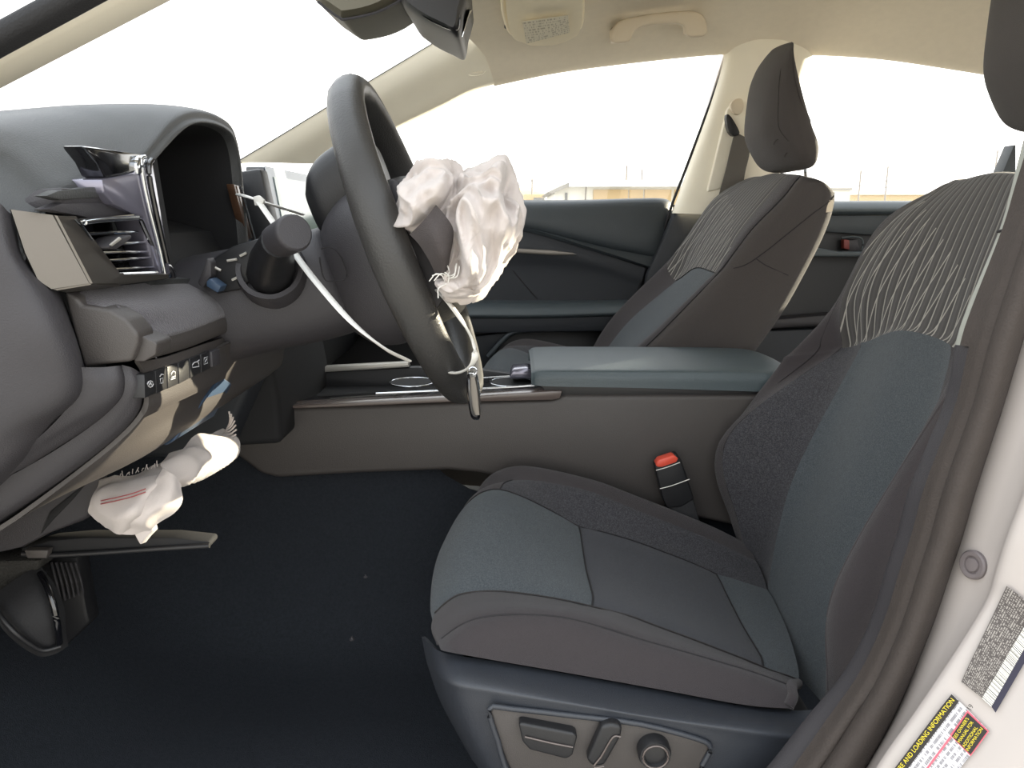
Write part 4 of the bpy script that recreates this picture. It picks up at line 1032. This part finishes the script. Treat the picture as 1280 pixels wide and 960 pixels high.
for q in range(9):
    a = random.uniform(0, 6.28); b0 = PY(559 + random.uniform(-4, 4), 350 + random.uniform(-5, 5), .735)
    tube('frayed_thread', [b0, b0 + Vector((.008 * math.cos(a), -.006, .008 * math.sin(a))), b0 + Vector((.014 * math.cos(a + .5), -.004, .014 * math.sin(a + .7)))], .0006, 'zip_white', ab, 5, 3)

zt = thing('zip_tie', PY(322, 252, .93), 'long white zip tie running from the cluster hood down to the steering wheel', 'zip tie')
tube('strap', [PY(322, 250, .93), PY(345, 283, .90), PY(372, 322, .86), (PY(400, 358, .80)), PY(440, 403, .76), PY(480, 435, .76), PY(511, 451, .79)], .0042, 'zip_white', zt, 8, 6, .35)
tube('strap_tail', [PY(298, 243, 1.0), PY(312, 247, .95), PY(340, 256, .95), PY(378, 268, 1.0)], .0040, 'zip_white', zt, 8, 6, .4)
prism('zip_head', [PY(x, y, .925) for x, y in [(316, 246), (323, 244), (330, 250), (328, 257), (318, 257)]], (0, .006, 0), 'zip_white', zt, .001)
lp = tube('zip_tie', [PY(546, 362, .80), PY(562, 380, .79), PY(578, 402, .78), (PY(590, 424, .78)), PY(594, 444, .78), PY(588, 458, .79), PY(572, 466, .80), PY(556, 464, .82)], .0036, 'zip_white', None, 8, 6, .4)
tag(lp, 'white zip tie looped around the steering wheel bottom, holding the key fob', 'zip tie')
kf = thing('key_fob', PY(592, 522, .79), 'slim black and silver key fob hanging from a looped zip tie', 'key fob')
rg = [rrect(PY(x, y, .785), Vector((1, 0, 0)), EY, a, b, .6) for x, y, a, b in ((588, 466, .003, .008), (590, 472, .0055, .015), (592, 490, .0065, .018), (594, 508, .006, .017), (595, 518, .005, .014), (596, 522, .003, .010))]
rings_loft('fob_body', rg, 'gloss_black', kf, 3, 3)
rg = [rrect(PY(x, y, .772), Vector((1, 0, 0)), EY, a, .006, .6) for x, y, a in ((591, 470, .003), (593, 488, .0042), (595, 508, .004), (597, 517, .003))]
rings_loft('fob_trim', rg, 'silver', kf, 3, 3)
tube('key_ring', [PY(591 + 5 * math.cos(a), 464 + 5 * math.sin(a), .783) for a in [q * math.pi / 4 for q in range(8)]], .0008, 'chrome', kf, 6, 2, closed=True)

# ================================================================== knee airbag hanging below the dash
ka = thing('knee_airbag', PY(175, 680, .80), 'white deployed knee airbag hanging torn below the dashboard', 'airbag')
def crease(f, a): return lambda p, i, j: (1 - abs(noise.noise(p * f)) * 2) * a
n1 = [[(128, 600, .80), (150, 597, .80), (175, 592, .81), (205, 580, .82)],
      [(121, 613, .775), (145, 612, .765), (178, 606, .765), (206, 598, .78)],
      [(116, 628, .765), (142, 632, .752), (172, 624, .748), (200, 610, .77)],
      [(114, 642, .77), (136, 648, .755), (164, 644, .742), (190, 632, .765)],
      [(122, 646, .785), (136, 657, .77), (150, 664, .76), (166, 656, .775)]]
pn = Net([[PY(*q) for q in r] for r in n1], 8, 8, disp=crease(30, .004)).part('bag_panel', 'airbag_cloth', ka, thick=.002)
n2 = [[(205, 585, .78), (214, 594, .775), (226, 606, .78)],
      [(196, 604, .77), (212, 612, .765), (228, 626, .775)],
      [(184, 626, .755), (202, 632, .755), (217, 641, .77)],
      [(166, 650, .748), (178, 652, .752), (192, 656, .765)],
      [(152, 665, .76), (166, 664, .765), (186, 662, .775)]]
Net([[PY(*q) for q in r] for r in n2], 8, 8, disp=crease(34, .004)).part('bag_panel', 'airbag_cloth', ka, thick=.002)
prism('bag_tail', [PY(x, y, .765) for x, y in [(164, 660), (188, 655), (190, 664), (182, 672), (175, 681), (171, 674)]], (.004, .006, 0), 'airbag_cloth', ka, .001)
n3 = [[(200, 581, .82), (222, 566, .85), (250, 546, .90), (268, 541, .95), (282, 540, .98)],
      [(203, 588, .80), (228, 574, .825), (256, 556, .88), (280, 550, .93), (294, 551, .97)],
      [(205, 600, .795), (232, 588, .815), (262, 572, .865), (286, 562, .92), (297, 563, .96)],
      [(208, 606, .80), (234, 600, .82), (258, 588, .87), (280, 577, .92), (294, 570, .96)],
      [(212, 604, .84), (236, 600, .86), (256, 592, .90), (276, 582, .94), (290, 572, .98)]]
Net([[PY(*q) for q in r] for r in n3], 8, 8, disp=crease(26, .006)).part('bag_neck', 'airbag_cloth', ka, thick=.002)
for dy in (0, 4):
    seam('red_stitch', [PY(x, y + dy, Y) for x, y, Y in ((126, 626, .755), (145, 622, .748), (165, 617, .744), (182, 611, .752))], pn, .0006, 'red_thread', 3)
for q in range(14):
    b0 = PY(150 + q * 3.9, 597 - q * 1.15, .795); a = 1.2 + .5 * math.sin(q * 2.3)
    tube('frayed_thread', [b0, b0 + Vector((.003 * math.cos(a), -.001, .003)), b0 + Vector((.006 * math.cos(a), -.001, .005 + .002 * math.sin(q * 1.7)))], .0005, 'airbag_cloth', ka, 4, 2)
for q in range(8):
    b0 = PY(276 + q * 1.5, 548 - q * 2.5, .95); a = -.3 + q * .22
    tube('frayed_thread', [b0, b0 + Vector((.010 * math.cos(a), -.004, .010 * math.sin(a))), b0 + Vector((.020 * math.cos(a + .2), -.004, .018 * math.sin(a + .3)))], .0011, 'airbag_cloth', ka, 5, 3)

# ================================================================== centre console
cs = thing('centre_console', V(.1, YC, -.6), 'dark centre console with gloss trim and cup holders between the seats', 'console')
sidep = [(268, 520), (300, 512), (420, 508), (690, 500), (705, 494), (930, 494), (1010, 494), (1010, 640), (930, 660), (760, 625), (600, 592), (560, 588), (450, 592), (346, 598), (325, 592), (296, 570)]
prism('side_panel', [PY(x, y, 1.205) for x, y in sidep], (0, .03, 0), 'plastic_brown', cs, .008, 3)
prism('core', [PY(x, y, 1.23) for x, y in [(310, 516), (690, 508), (1010, 500), (1010, 600), (600, 560), (346, 560)]], (0, .19, 0), 'matt_black', cs)
prism('side_panel', [PY(x, y, 1.40) for x, y in [(300, 490), (690, 480), (1010, 470), (1010, 640), (346, 590)]], (0, .03, 0), 'plastic_dark', cs, .006)
# glossy rail along the near edge and the black deck between the rails
prism('deck_rail', [PY(x, y, 1.200) for x, y in [(300, 511), (420, 504), (560, 497), (690, 489), (703, 489), (700, 498), (690, 500), (560, 503), (420, 509), (310, 513)]], (0, .035, 0), 'rail_gloss', cs, .003)
dk = prism('deck', [PY(300, 506, 1.225), PY(690, 486, 1.225), PY(690, 478, 1.41), PY(330, 494, 1.41)], (0, 0, -.02), 'gloss_black', cs, .003)
tube('deck_trim', [PY(x, y, 1.23) for x, y in [(470, 492), (560, 488), (640, 484), (668, 482)]], .0018, 'chrome', cs, 8)
tube('deck_trim', [PY(x, y, 1.36) for x, y in [(500, 478), (580, 474), (640, 470), (668, 468)]], .0016, 'chrome', cs, 8)
for cxp in (515, 640):
    c0 = PY(cxp, 479, 1.31)
    tube('cup_holder_ring', [c0 + Vector((math.cos(a) * .038, math.sin(a) * .038, .002)) for a in [q * math.pi / 8 for q in range(16)]], .0014, 'chrome', cs, 8, 2, closed=True)
    rings_loft('cup_holder', [[c0 + Vector((math.cos(a) * r, math.sin(a) * r, z)) for a in [q * math.pi / 6 for q in range(12)]] for r, z in ((.036, .002), (.034, .001), (.03, -.0))], 'matt_black', cs, 1, 2)
prism('shift_base', [PY(x, y, 1.30) for x, y in [(636, 474), (640, 462), (660, 460), (668, 464), (668, 474)]], (0, .05, 0), 'gloss_grey', cs, .004)
prism('far_rail', [PY(x, y, 1.42) for x, y in [(380, 460), (510, 453), (512, 459), (382, 467)]], (0, .02, 0), 'silver_dull', cs, .002)
prism('far_wall', [PY(x, y, 1.425) for x, y in [(330, 470), (380, 466), (520, 459), (600, 462), (690, 474), (690, 500), (330, 510)]], (0, .02, 0), 'plastic_black', cs, .003)
tube('power_socket', [PY(358, 470, 1.28), PY(361, 490, 1.28)], .009, 'plastic_dark', cs, 12)
# armrest box and padded lid
prism('armrest_box', [PY(x, y, 1.212) for x, y in [(672, 478), (800, 482), (935, 487), (1000, 488), (1000, 505), (690, 503)]], (0, .21, 0), 'plastic_black', cs, .004)
lid = [[(664, 480, 1.212), (664, 470, 1.215), (668, 465, 1.23), (668, 462, 1.32), (668, 465, 1.415), (664, 472, 1.43), (664, 482, 1.43)],
       [(684, 482, 1.205), (684, 468, 1.208), (684, 462, 1.225), (684, 459, 1.32), (684, 461, 1.42), (684, 468, 1.435), (684, 484, 1.435)],
       [(800, 484, 1.204), (800, 469, 1.207), (800, 462, 1.225), (800, 459, 1.32), (800, 461, 1.42), (800, 468, 1.436), (800, 484, 1.436)],
       [(930, 488, 1.204), (930, 471, 1.207), (930, 463, 1.225), (930, 460, 1.32), (930, 462, 1.42), (930, 470, 1.436), (930, 486, 1.436)],
       [(985, 490, 1.206), (985, 474, 1.21), (985, 466, 1.23), (985, 462, 1.32), (985, 465, 1.415), (985, 473, 1.43), (985, 486, 1.43)],
       [(1012, 492, 1.23), (1012, 482, 1.235), (1012, 478, 1.25), (1012, 475, 1.32), (1012, 478, 1.40), (1012, 482, 1.41), (1012, 488, 1.41)]]
net = []
for r in lid:
    x = PY(r[0][0], r[0][1], 1.21).x
    rr = []
    for (px_, py_, Y) in r:
        z = PY(px_, py_, 1.21).z           # heights read at the near face
        rr.append(Vector((x, Y, z)))
    net.append(rr)
LN = Net(net, 6, 6)
ld = LN.part('armrest_lid', 'leather_lid', cs, thick=.005)
# seat belt buckle between seat and console
bk = thing('belt_buckle', PY(848, 650, 1.185), 'black seat belt buckle with red release button beside the driver seat', 'buckle')
prism('buckle_body', [PY(x, y, 1.165) for x, y in [(818, 582), (826, 574), (846, 568), (852, 575), (868, 624), (852, 634), (834, 636), (828, 622)]], (0, .022, 0), 'plastic_black', bk, .003, 3)
prism('release_button', [PY(x, y, 1.160) for x, y in [(820, 580), (824, 575), (842, 569), (848, 573), (846, 578), (828, 584), (821, 584)]], (0, .02, 0), 'red_plastic', bk, .002)
tube('buckle_line', [PY(x, y, 1.162) for x, y in [(820, 588), (834, 584), (850, 578)]], .0008, 'silver_dull', bk, 6)
tube('buckle_line', [PY(x, y, 1.162) for x, y in [(825, 611), (840, 607), (862, 599)]], .0008, 'silver_dull', bk, 6)
prism('buckle_stalk', [PY(x, y, 1.168) for x, y in [(836, 634), (866, 622), (876, 655), (872, 690), (840, 680)]], (0, .015, 0), 'rubber_dark', bk, .003)

# pedals and foot rest
pd = thing('brake_pedal', PY(50, 812, .86), 'worn black rubber foot pad low at the left edge below the dashboard', 'pedal')
pn_ = [[(-6, 752, .84), (10, 738, .85), (36, 720, .86), (50, 714, .87)], [(2, 770, .83), (22, 762, .83), (48, 745, .84), (62, 735, .86)],
       [(14, 785, .83), (34, 784, .825), (60, 770, .835), (72, 762, .855)], [(34, 802, .84), (48, 802, .835), (64, 796, .84), (74, 785, .855)], [(52, 812, .85), (60, 813, .845), (70, 810, .85), (78, 806, .86)]]
Net([[PY(*q) for q in r] for r in pn_], 6, 6).part('pedal_pad', 'rubber_dark', pd, thick=.008)
tube('pad_rim', [PY(x, y, Y - .016) for x, y, Y in ((-8, 756, .835), (2, 772, .825), (18, 790, .822), (36, 804, .83), (54, 813, .84), (76, 808, .85))], .003, 'plastic_black', pd, 8)
tube('pad_ridge', [PY(x, y, Y - .016) for x, y, Y in ((50, 716, .862), (60, 736, .85), (68, 760, .842), (72, 785, .842), (74, 804, .848))], .004, 'gloss_black', pd, 8)
tube('pedal_arm', [PY(40, 722, .88), PY(52, 712, .93), PY(60, 700, .98)], .008, 'plastic_black', pd, 8)
fx = thing('foot_rest', PY(90, 815, .95), 'ribbed black plastic foot rest under the dashboard edge board', 'foot rest')
prism('rest_plate', [PY(x, y, .95) for x, y in [(50, 696), (96, 696), (108, 760), (112, 780), (82, 808), (72, 800)]], (0, .03, 0), 'plastic_black', fx, .005)
for q in range(6): tube('rib', [PY(64 + q * 6, 703, .945), PY(70 + q * 6.2, 725, .944), PY(76 + q * 5.6, 752 - q * 2, .945)], .0016, 'plastic_dark', fx, 6)
cp = prism('trim_11', [PY(x, y, .86) for x, y in [(-60, 702), (50, 700), (48, 712), (30, 725), (5, 742), (-60, 750)]], (0, .04, 0), 'carpet_grey', None, .004); struct(cp)
# screws lying on the carpet
for (x, y, s, lb) in ((440, 800, .0035, 'small dark clip lying on the footwell carpet beside the seat front'), (457, 722, .0025, 'tiny pale chip lying on the far footwell carpet')):
    p = PY(x, y, 1.02); rg = [[p + Vector((math.cos(a) * s * r, math.sin(a) * s * r, z * s)) for a in [q * math.pi / 4 for q in range(8)]] for r, z in ((1, 0), (1.1, .5), (.5, .9), (.4, 1.6))]
    o = rings_loft('trim_clip', rg, 'plastic_dark', None, 1, 2); tag(o, lb, 'clip')
# ================================================================== roof fittings
vi = thing('sun_visor', PY(676, 50, 1.86), 'beige passenger sun visor folded up, with a pale warning label', 'sun visor')
vp = [[(632, -40, 1.62), (634, 8, 1.76), (642, 38, 1.845), (660, 47, 1.865)], [(665, -40, 1.615), (664, 8, 1.755), (664, 38, 1.84), (670, 49, 1.868)],
      [(700, -40, 1.615), (700, 8, 1.755), (697, 38, 1.84), (692, 47.5, 1.866)], [(727, -40, 1.62), (727, 8, 1.76), (722, 32, 1.835), (712, 40, 1.855)]]
vp = [[(x, y, Y - .07) for x, y, Y in r] for r in vp]
VN = Net([[PY(*q) for q in r] for r in vp], 6, 6)
VN.part('visor_panel', 'visor', vi, thick=.016)
tube('visor_edge', [PY(x, y, Y - .07) for x, y, Y in ((628, -30, 1.65), (629, 0, 1.73), (632, 22, 1.80), (641, 41, 1.85), (668, 50, 1.868), (691, 48, 1.866), (719, 37, 1.848), (726, 26, 1.82), (727, 0, 1.74), (727, -30, 1.65))], .006, 'visor', vi, 8)
sheet('warning_label', [PY(657, 44, 1.765), PY(711, 30, 1.74), PY(709, 8, 1.675), PY(652, 16, 1.692)], 'paper_label', vi, .0006, off=.019)
tube('visor_pivot', [PY(630, 34, 1.84), PY(634, 32, 1.79)], .006, 'plastic_black', vi, 8)
gh = thing('grab_handle', PY(824, 55, 1.85), 'beige grab handle on the roof rail above the passenger window', 'grab handle')
hp = chaikin([(762, 55), (764, 38), (772, 27), (790, 21), (830, 15), (866, 13), (880, 18), (885, 32), (884, 46), (860, 47), (857, 40), (854, 29), (825, 30), (797, 34), (791, 42), (789, 53)], 1)
prism('handle_grip', [PY(x, y, 1.80) for x, y in hp], (0, .022, .004), 'handle_beige', gh, .006, 3)
for a in ((775, 44), (870, 33)): prism('handle_mount', [PY(a[0] + dx, a[1] + dy, 1.815) for dx, dy in ((-9, -9), (9, -9), (9, 9), (-9, 9))], (0, .06, .01), 'handle_beige', gh, .003)
mr = thing('rear_view_mirror', PY(545, 50, 1.3), 'black rear-view mirror hanging at the windshield top edge', 'mirror')
mo = [(502, -20), (504, 8), (515, 20), (535, 33), (560, 45), (571, 51), (577, 48), (581, 24), (584, -20)]
rg = []
for Y, s in ((1.20, .80), (1.215, .95), (1.25, 1.0), (1.32, .96), (1.40, .92), (1.43, .85), (1.44, .7)):
    c0 = PY(548, 12, 1.25); rg.append([Vector(((c0.x + (PY(x, y, 1.25).x - c0.x) * s) , Y, c0.z + (PY(x, y, 1.25).z - c0.z) * s)) for x, y in mo])
rings_loft('mirror_housing', rg, 'plastic_black', mr, 2, 3)
fo = [(520, -8), (560, -8), (574, 10), (574, 38), (560, 36), (535, 24), (522, 12)]
tube('housing_groove', [PY(x, y, 1.208) for x, y in chaikin(fo, 1)], .0016, 'gloss_black', mr, 6, 2, closed=True)
sheet('mirror_glass', [PY(575, 45, 1.24), PY(585, 12, 1.24), PY(590, 10, 1.42), PY(580, 42, 1.42)], 'mirror', mr, .001, off=.003)
prism('frit_patch', [PY(x, y, 1.86) for x, y in [(575, 46), (604, 28), (592, 2), (584, 0), (581, 26)]], (0, .004, 0), 'gloss_black', mr)
ch = thing('windshield_camera', PY(440, 24, 1.3), 'grey-olive sensor cover mounted at the top of the windshield glass', 'camera cover')
rg = []
co = [(385, -25), (397, 2), (412, 14), (424, 22), (432, 24), (470, 16), (502, 0), (515, -20)]
for Y, s in ((1.22, .8), (1.235, .96), (1.26, 1.0), (1.38, .95), (1.41, .8)):
    c0 = PY(445, -10, 1.24); rg.append([Vector((c0.x + (PY(x, y, 1.24).x - c0.x) * s, Y, c0.z + (PY(x, y, 1.24).z - c0.z) * s)) for x, y in co])
MATS['plastic_olive'] = mat('plastic_olive', rgb(96, 92, 78), .6, .2, 700)
rings_loft('cover_shell', rg, 'plastic_olive', ch, 2, 3)
tube('cover_edge', [PY(x, y, 1.228) for x, y in co[1:-1]], .002, 'plastic_dark', ch, 6, 3)

# passenger seat belt at the centre pillar
bl = thing('seat_belt', PY(915, 240, 1.91), 'grey seat belt strap running down the beige centre pillar', 'seat belt')
Net([[PY(918, 165, 1.905), PY(938, 175, 1.905)], [PY(912, 190, 1.90), PY(936, 195, 1.90)], [PY(907, 212, 1.90), PY(931, 216, 1.90)], [PY(898, 245, 1.90), PY(926, 250, 1.90)]], 4, 2).part('strap', 'belt', bl, thick=.0025)
prism('belt_anchor', [PY(x, y, 1.895) for x, y in chaikin([(907, 143), (912, 142), (922, 158), (926, 168), (917, 171), (910, 164)], 1)], (0, .02, 0), 'plastic_black', bl, .003)
prism('anchor_cap', [PY(x, y, 1.905) for x, y in chaikin([(913, 128), (922, 122), (930, 124), (930, 138), (922, 145), (914, 138)], 1)], (0, .015, 0), 'handle_beige', bl, .003)

# ================================================================== labels and plug on the painted pillar
def jp(px, py, o=.0):
    """point on the painted pillar under a pixel, found on its mesh"""
    r = ray(px, py); best = None
    G = JN.G
    for i in range(JN.ni - 1):
        for j in range(JN.nj - 1):
            for T in ((G[i][j], G[i + 1][j], G[i + 1][j + 1]), (G[i][j], G[i + 1][j + 1], G[i][j + 1])):
                h = geom_ray(T, r)
                if h and (best is None or h[0] < best[0]): best = h
    if best is None: return PY(px, py, .54)
    t, n = best
    if n.dot(r) > 0: n = -n
    return CAMP + r * t + n * o
def geom_ray(T, r):
    from mathutils import geometry
    h = geometry.intersect_ray_tri(T[0], T[1], T[2], r, CAMP, True)
    if h is None: return None
    return ((h - CAMP).dot(r) / r.dot(r), (T[1] - T[0]).cross(T[2] - T[0]).normalized())
def decal(name, pxq, m, parent, o=.0035, nu=6, nv=4):
    """a sticker that follows the paint: corners TL, TR, BR, BL in its own reading direction"""
    a, b, c2, d2 = [Vector((x, y, 0)) for x, y in pxq]
    bm = bmesh.new(); uvl = bm.loops.layers.uv.new('UVMap'); vv = []
    for i in range(nv + 1):
        r = []
        for j in range(nu + 1):
            u, v = j / nu, i / nv
            p = (a * (1 - u) + b * u) * (1 - v) + (d2 * (1 - u) + c2 * u) * v
            r.append(bm.verts.new(jp(p.x, p.y, o)))
        vv.append(r)
    for i in range(nv):
        for j in range(nu):
            f = bm.faces.new([vv[i + 1][j], vv[i + 1][j + 1], vv[i][j + 1], vv[i][j]])
            for l, (u, v) in zip(f.loops, ((j, i + 1), (j + 1, i + 1), (j + 1, i), (j, i))): l[uvl].uv = (u / nu, 1 - v / nv)
    return finish(name, bm, m, parent, 180)
l1 = thing('certification_label', jp(1225, 872, .003), 'dark grey printed label with a white barcode strip on the white door pillar', 'label')
# reading direction runs up along the pillar: left = lower end
decal('label_field', [(1202, 851), (1260, 731), (1300, 762), (1228, 871)], 'label_dark', l1)
decal('barcode_strip', [(1228, 871), (1288, 770), (1298, 780), (1240, 882)], 'label_bars', l1, .0042)
decal('label_border', [(1239, 881), (1297, 780), (1306, 787), (1246, 890)], 'label_navy', l1, .004)
l2 = thing('tire_label', jp(1150, 950, .003), 'white tire information label with yellow lettering and red edge below the dark label', 'label')
decal('label_field', [(1117, 962), (1190, 866), (1238, 913), (1165, 1006)], 'label_white', l2)
decal('title_band', [(1117, 962), (1190, 866), (1199, 875), (1126, 971)], 'label_black', l2, .0042)
ttl = [(1121, 959), (1190, 868), (1196, 874), (1128, 964)]
a, b, d_ = jp(1125, 968, .0065), jp(1196, 876, .0065), jp(1119, 960, .0065)
ux = (b - a).normalized(); nrm = ux.cross((d_ - a)).normalized(); uy = nrm.cross(ux).normalized()
ln = (b - a).length
text_part('title_lettering', 'TIRE AND LOADING INFORMATION', a + ux * .002 + uy * .0016, ux, uy, ln / 16.5, 'label_yellow', l2, .0004)
# the red-framed box at its end
decal('red_frame', [(1188, 917), (1210, 886), (1238, 913), (1215, 944)], 'label_red', l2, .0044)
decal('notice_box', [(1190, 918), (1210, 889), (1236, 913), (1215, 942)], 'label_black', l2, .0048)
a, b = jp(1197, 920, .0056), jp(1213, 896, .0056); ux = (b - a).normalized(); uy = nrm.cross(ux).normalized()
for q, s in enumerate(('SEE OWNER\'S', 'MANUAL FOR', 'ADDITIONAL', 'INFORMATION')):
    p0 = jp(1195.5 + q * 5.8, 920.5 + q * 5.6, .007)
    text_part('notice_lettering', s, p0, ux, uy, .0032, 'label_yellow', l2, .0004)
decal('red_rule', [(1155, 962), (1188, 918), (1190, 920), (1157, 964)], 'label_red', l2, .0044)
p0 = jp(1213, 889, .005); text_part('code_lettering', '19', jp(1214, 886, .008), ux, uy, .005, 'label_black', l1, .0004)
pl = thing('rubber_plug', jp(1219, 706, 0), 'round grey rubber plug in the white door pillar', 'plug')
c0 = jp(1219, 706, .002); nn = (jp(1219, 706, 0.01) - jp(1219, 706, 0)).normalized()
tx = nn.cross(Vector((0, 0, 1))).normalized(); ty = tx.cross(nn)
mat('plug_grey', rgb(112, 104, 104), .6)
rg = [[c0 + nn * h + tx * (r * math.cos(a)) + ty * (r * math.sin(a)) for a in [q * math.pi / 8 for q in range(16)]] for r, h in ((.0118, -.002), (.0118, .0015), (.0105, .0028), (.0075, .0024), (.0066, .0008), (.0060, .0008), (.0054, .0026), (.003, .0028))]
rings_loft('plug_disc', rg, 'plug_grey', pl, 1, 2, 30)

# ================================================================== far background
def box(name, x0, x1, y0, y1, z0, z1, m, parent, bev=.0):
    return prism(name, [Vector((x0, y0, z0)), Vector((x1, y0, z0)), Vector((x1, y0, z1)), Vector((x0, y0, z1))], (0, y1 - y0, 0), m, parent, bev)
def fx_(px, Y): return PY(px, 260, Y).x
def fz(py, Y): return PY(640, py, Y).z
Y0 = 45.0
bd = thing('warehouse', Vector((fx_(770, Y0), Y0, 0)), 'low white building with tan shutters and flat roof seen through the passenger window', 'building')
box('wall', fx_(693, Y0), fx_(900, Y0), Y0, Y0 + 14, 0, fz(231, Y0), 'wall_white', bd)
box('roof', fx_(710, Y0), fx_(905, Y0), Y0 - .9, Y0 + 14, fz(234, Y0), fz(226, Y0), 'roof_pale', bd)
gb = [PY(685, 240, Y0 - .5), PY(716, 226, Y0 - .5), PY(716, 231, Y0 - .5), PY(690, 242, Y0 - .5)]
prism('gable_roof', gb, (0, 10, 0), 'roof_grey', bd)
for a, b in ((741, 784), (786, 803), (805, 838), (842, 870)):
    box('shutter', fx_(a, Y0), fx_(b, Y0), Y0 - .12, Y0, 0, fz(237, Y0), 'wall_tan', bd)
box('window', fx_(706, Y0), fx_(709, Y0), Y0 - .1, Y0, fz(256, Y0), fz(241, Y0), 'shade_grey', bd)
tube('downpipe', [PY(733, 228, Y0 - .3), PY(731, 262, Y0 - .3)], .05, 'pole_grey', bd, 6)
Y1 = 60.0
b2_ = thing('shed', Vector((fx_(675, Y1), Y1, 0)), 'small pale shed with a grey shutter left of the low white building', 'building')
box('wall', fx_(655, Y1), fx_(694, Y1), Y1, Y1 + 6, 0, fz(243, Y1), 'wall_tan', b2_)
box('shutter', fx_(667, Y1), fx_(693, Y1), Y1 - .1, Y1, 0, fz(247, Y1), 'shade_grey', b2_)
Y2 = 70.0
b3 = thing('brick_building', Vector((fx_(1105, Y2), Y2, 0)), 'long low tan building seen through the rear window', 'building')
box('wall', fx_(1064, Y2), fx_(1330, Y2), Y2, Y2 + 8, 0, fz(242, Y2), 'wall_tan', b3)
box('parapet', fx_(1062, Y2), fx_(1332, Y2), Y2 - .2, Y2 + 8, fz(243.5, Y2), fz(241.5, Y2), 'wall_white', b3)
for a in (1085, 1140): box('vent_box', fx_(a, Y2), fx_(a + 6, Y2), Y2, Y2 + 1, fz(243, Y2), fz(240, Y2), 'wall_white', b3)
b4 = thing('storage_hut', Vector((fx_(1055, 55), 55, 0)), 'pale green-roofed hut beside the passenger headrest in the rear window', 'building')
box('wall', fx_(1030, 55), fx_(1061, 55), 55, 59, 0, fz(238, 55), 'wall_white', b4)
box('roof', fx_(1028, 55), fx_(1062, 55), 54.8, 59.2, fz(238, 55), fz(235, 55), 'roof_grey', b4)
def pole(px, top, Y, arms, label):
    t = thing('utility_pole', Vector((fx_(px, Y), Y, 0)), label, 'pole', 'utility poles')
    x = fx_(px, Y); tube('post', [Vector((x, Y, 0)), Vector((x, Y, fz(top, Y)))], .0011 * Y, 'pole_grey', t, 6)
    for (a, b, y) in arms: tube('crossarm', [Vector((fx_(a, Y), Y, fz(y, Y))), Vector((fx_(b, Y), Y, fz(y, Y)))], .0007 * Y, 'pole_grey', t, 6)
pole(665, 223, 75, [(657, 672, 226)], 'thin utility pole with a crossarm beside the airbag')
pole(782, 207, 75, [], 'thin bare pole rising over the white building roof')
pole(801, 212, 90, [], 'faint short pole right of the taller bare pole over the roof')
pole(1072, 213, 64, [(1066, 1077, 232)], 'left utility pole of the pair in the rear window')
pole(1105, 208, 64, [(1092, 1110, 226), (1100, 1112, 234)], 'right utility pole of the pair in the rear window, with two crossarms')
pole(1238, 188, 80, [(1232, 1244, 213)], 'left mast of two thin masts above the driver backrest')
pole(1246, 190, 80, [(1240, 1250, 215)], 'right mast of two thin masts above the driver backrest')
hl_ = Net([[Vector((x, y, 0)) for x in (-60, -20, 0, 12, 25, 60)] for y in (118,)] + [[Vector((x, y + 6, z)) for x, z in ((-60, 3), (-20, 4), (0, 5.5), (12, 3.5), (25, 2.5), (60, 2))] for y in (118,)] + [[Vector((x, y + 20, 0)) for x in (-60, -20, 0, 12, 25, 60)] for y in (118,)], 4, 4).part('hill', 'hill', None)
struct(hl_)
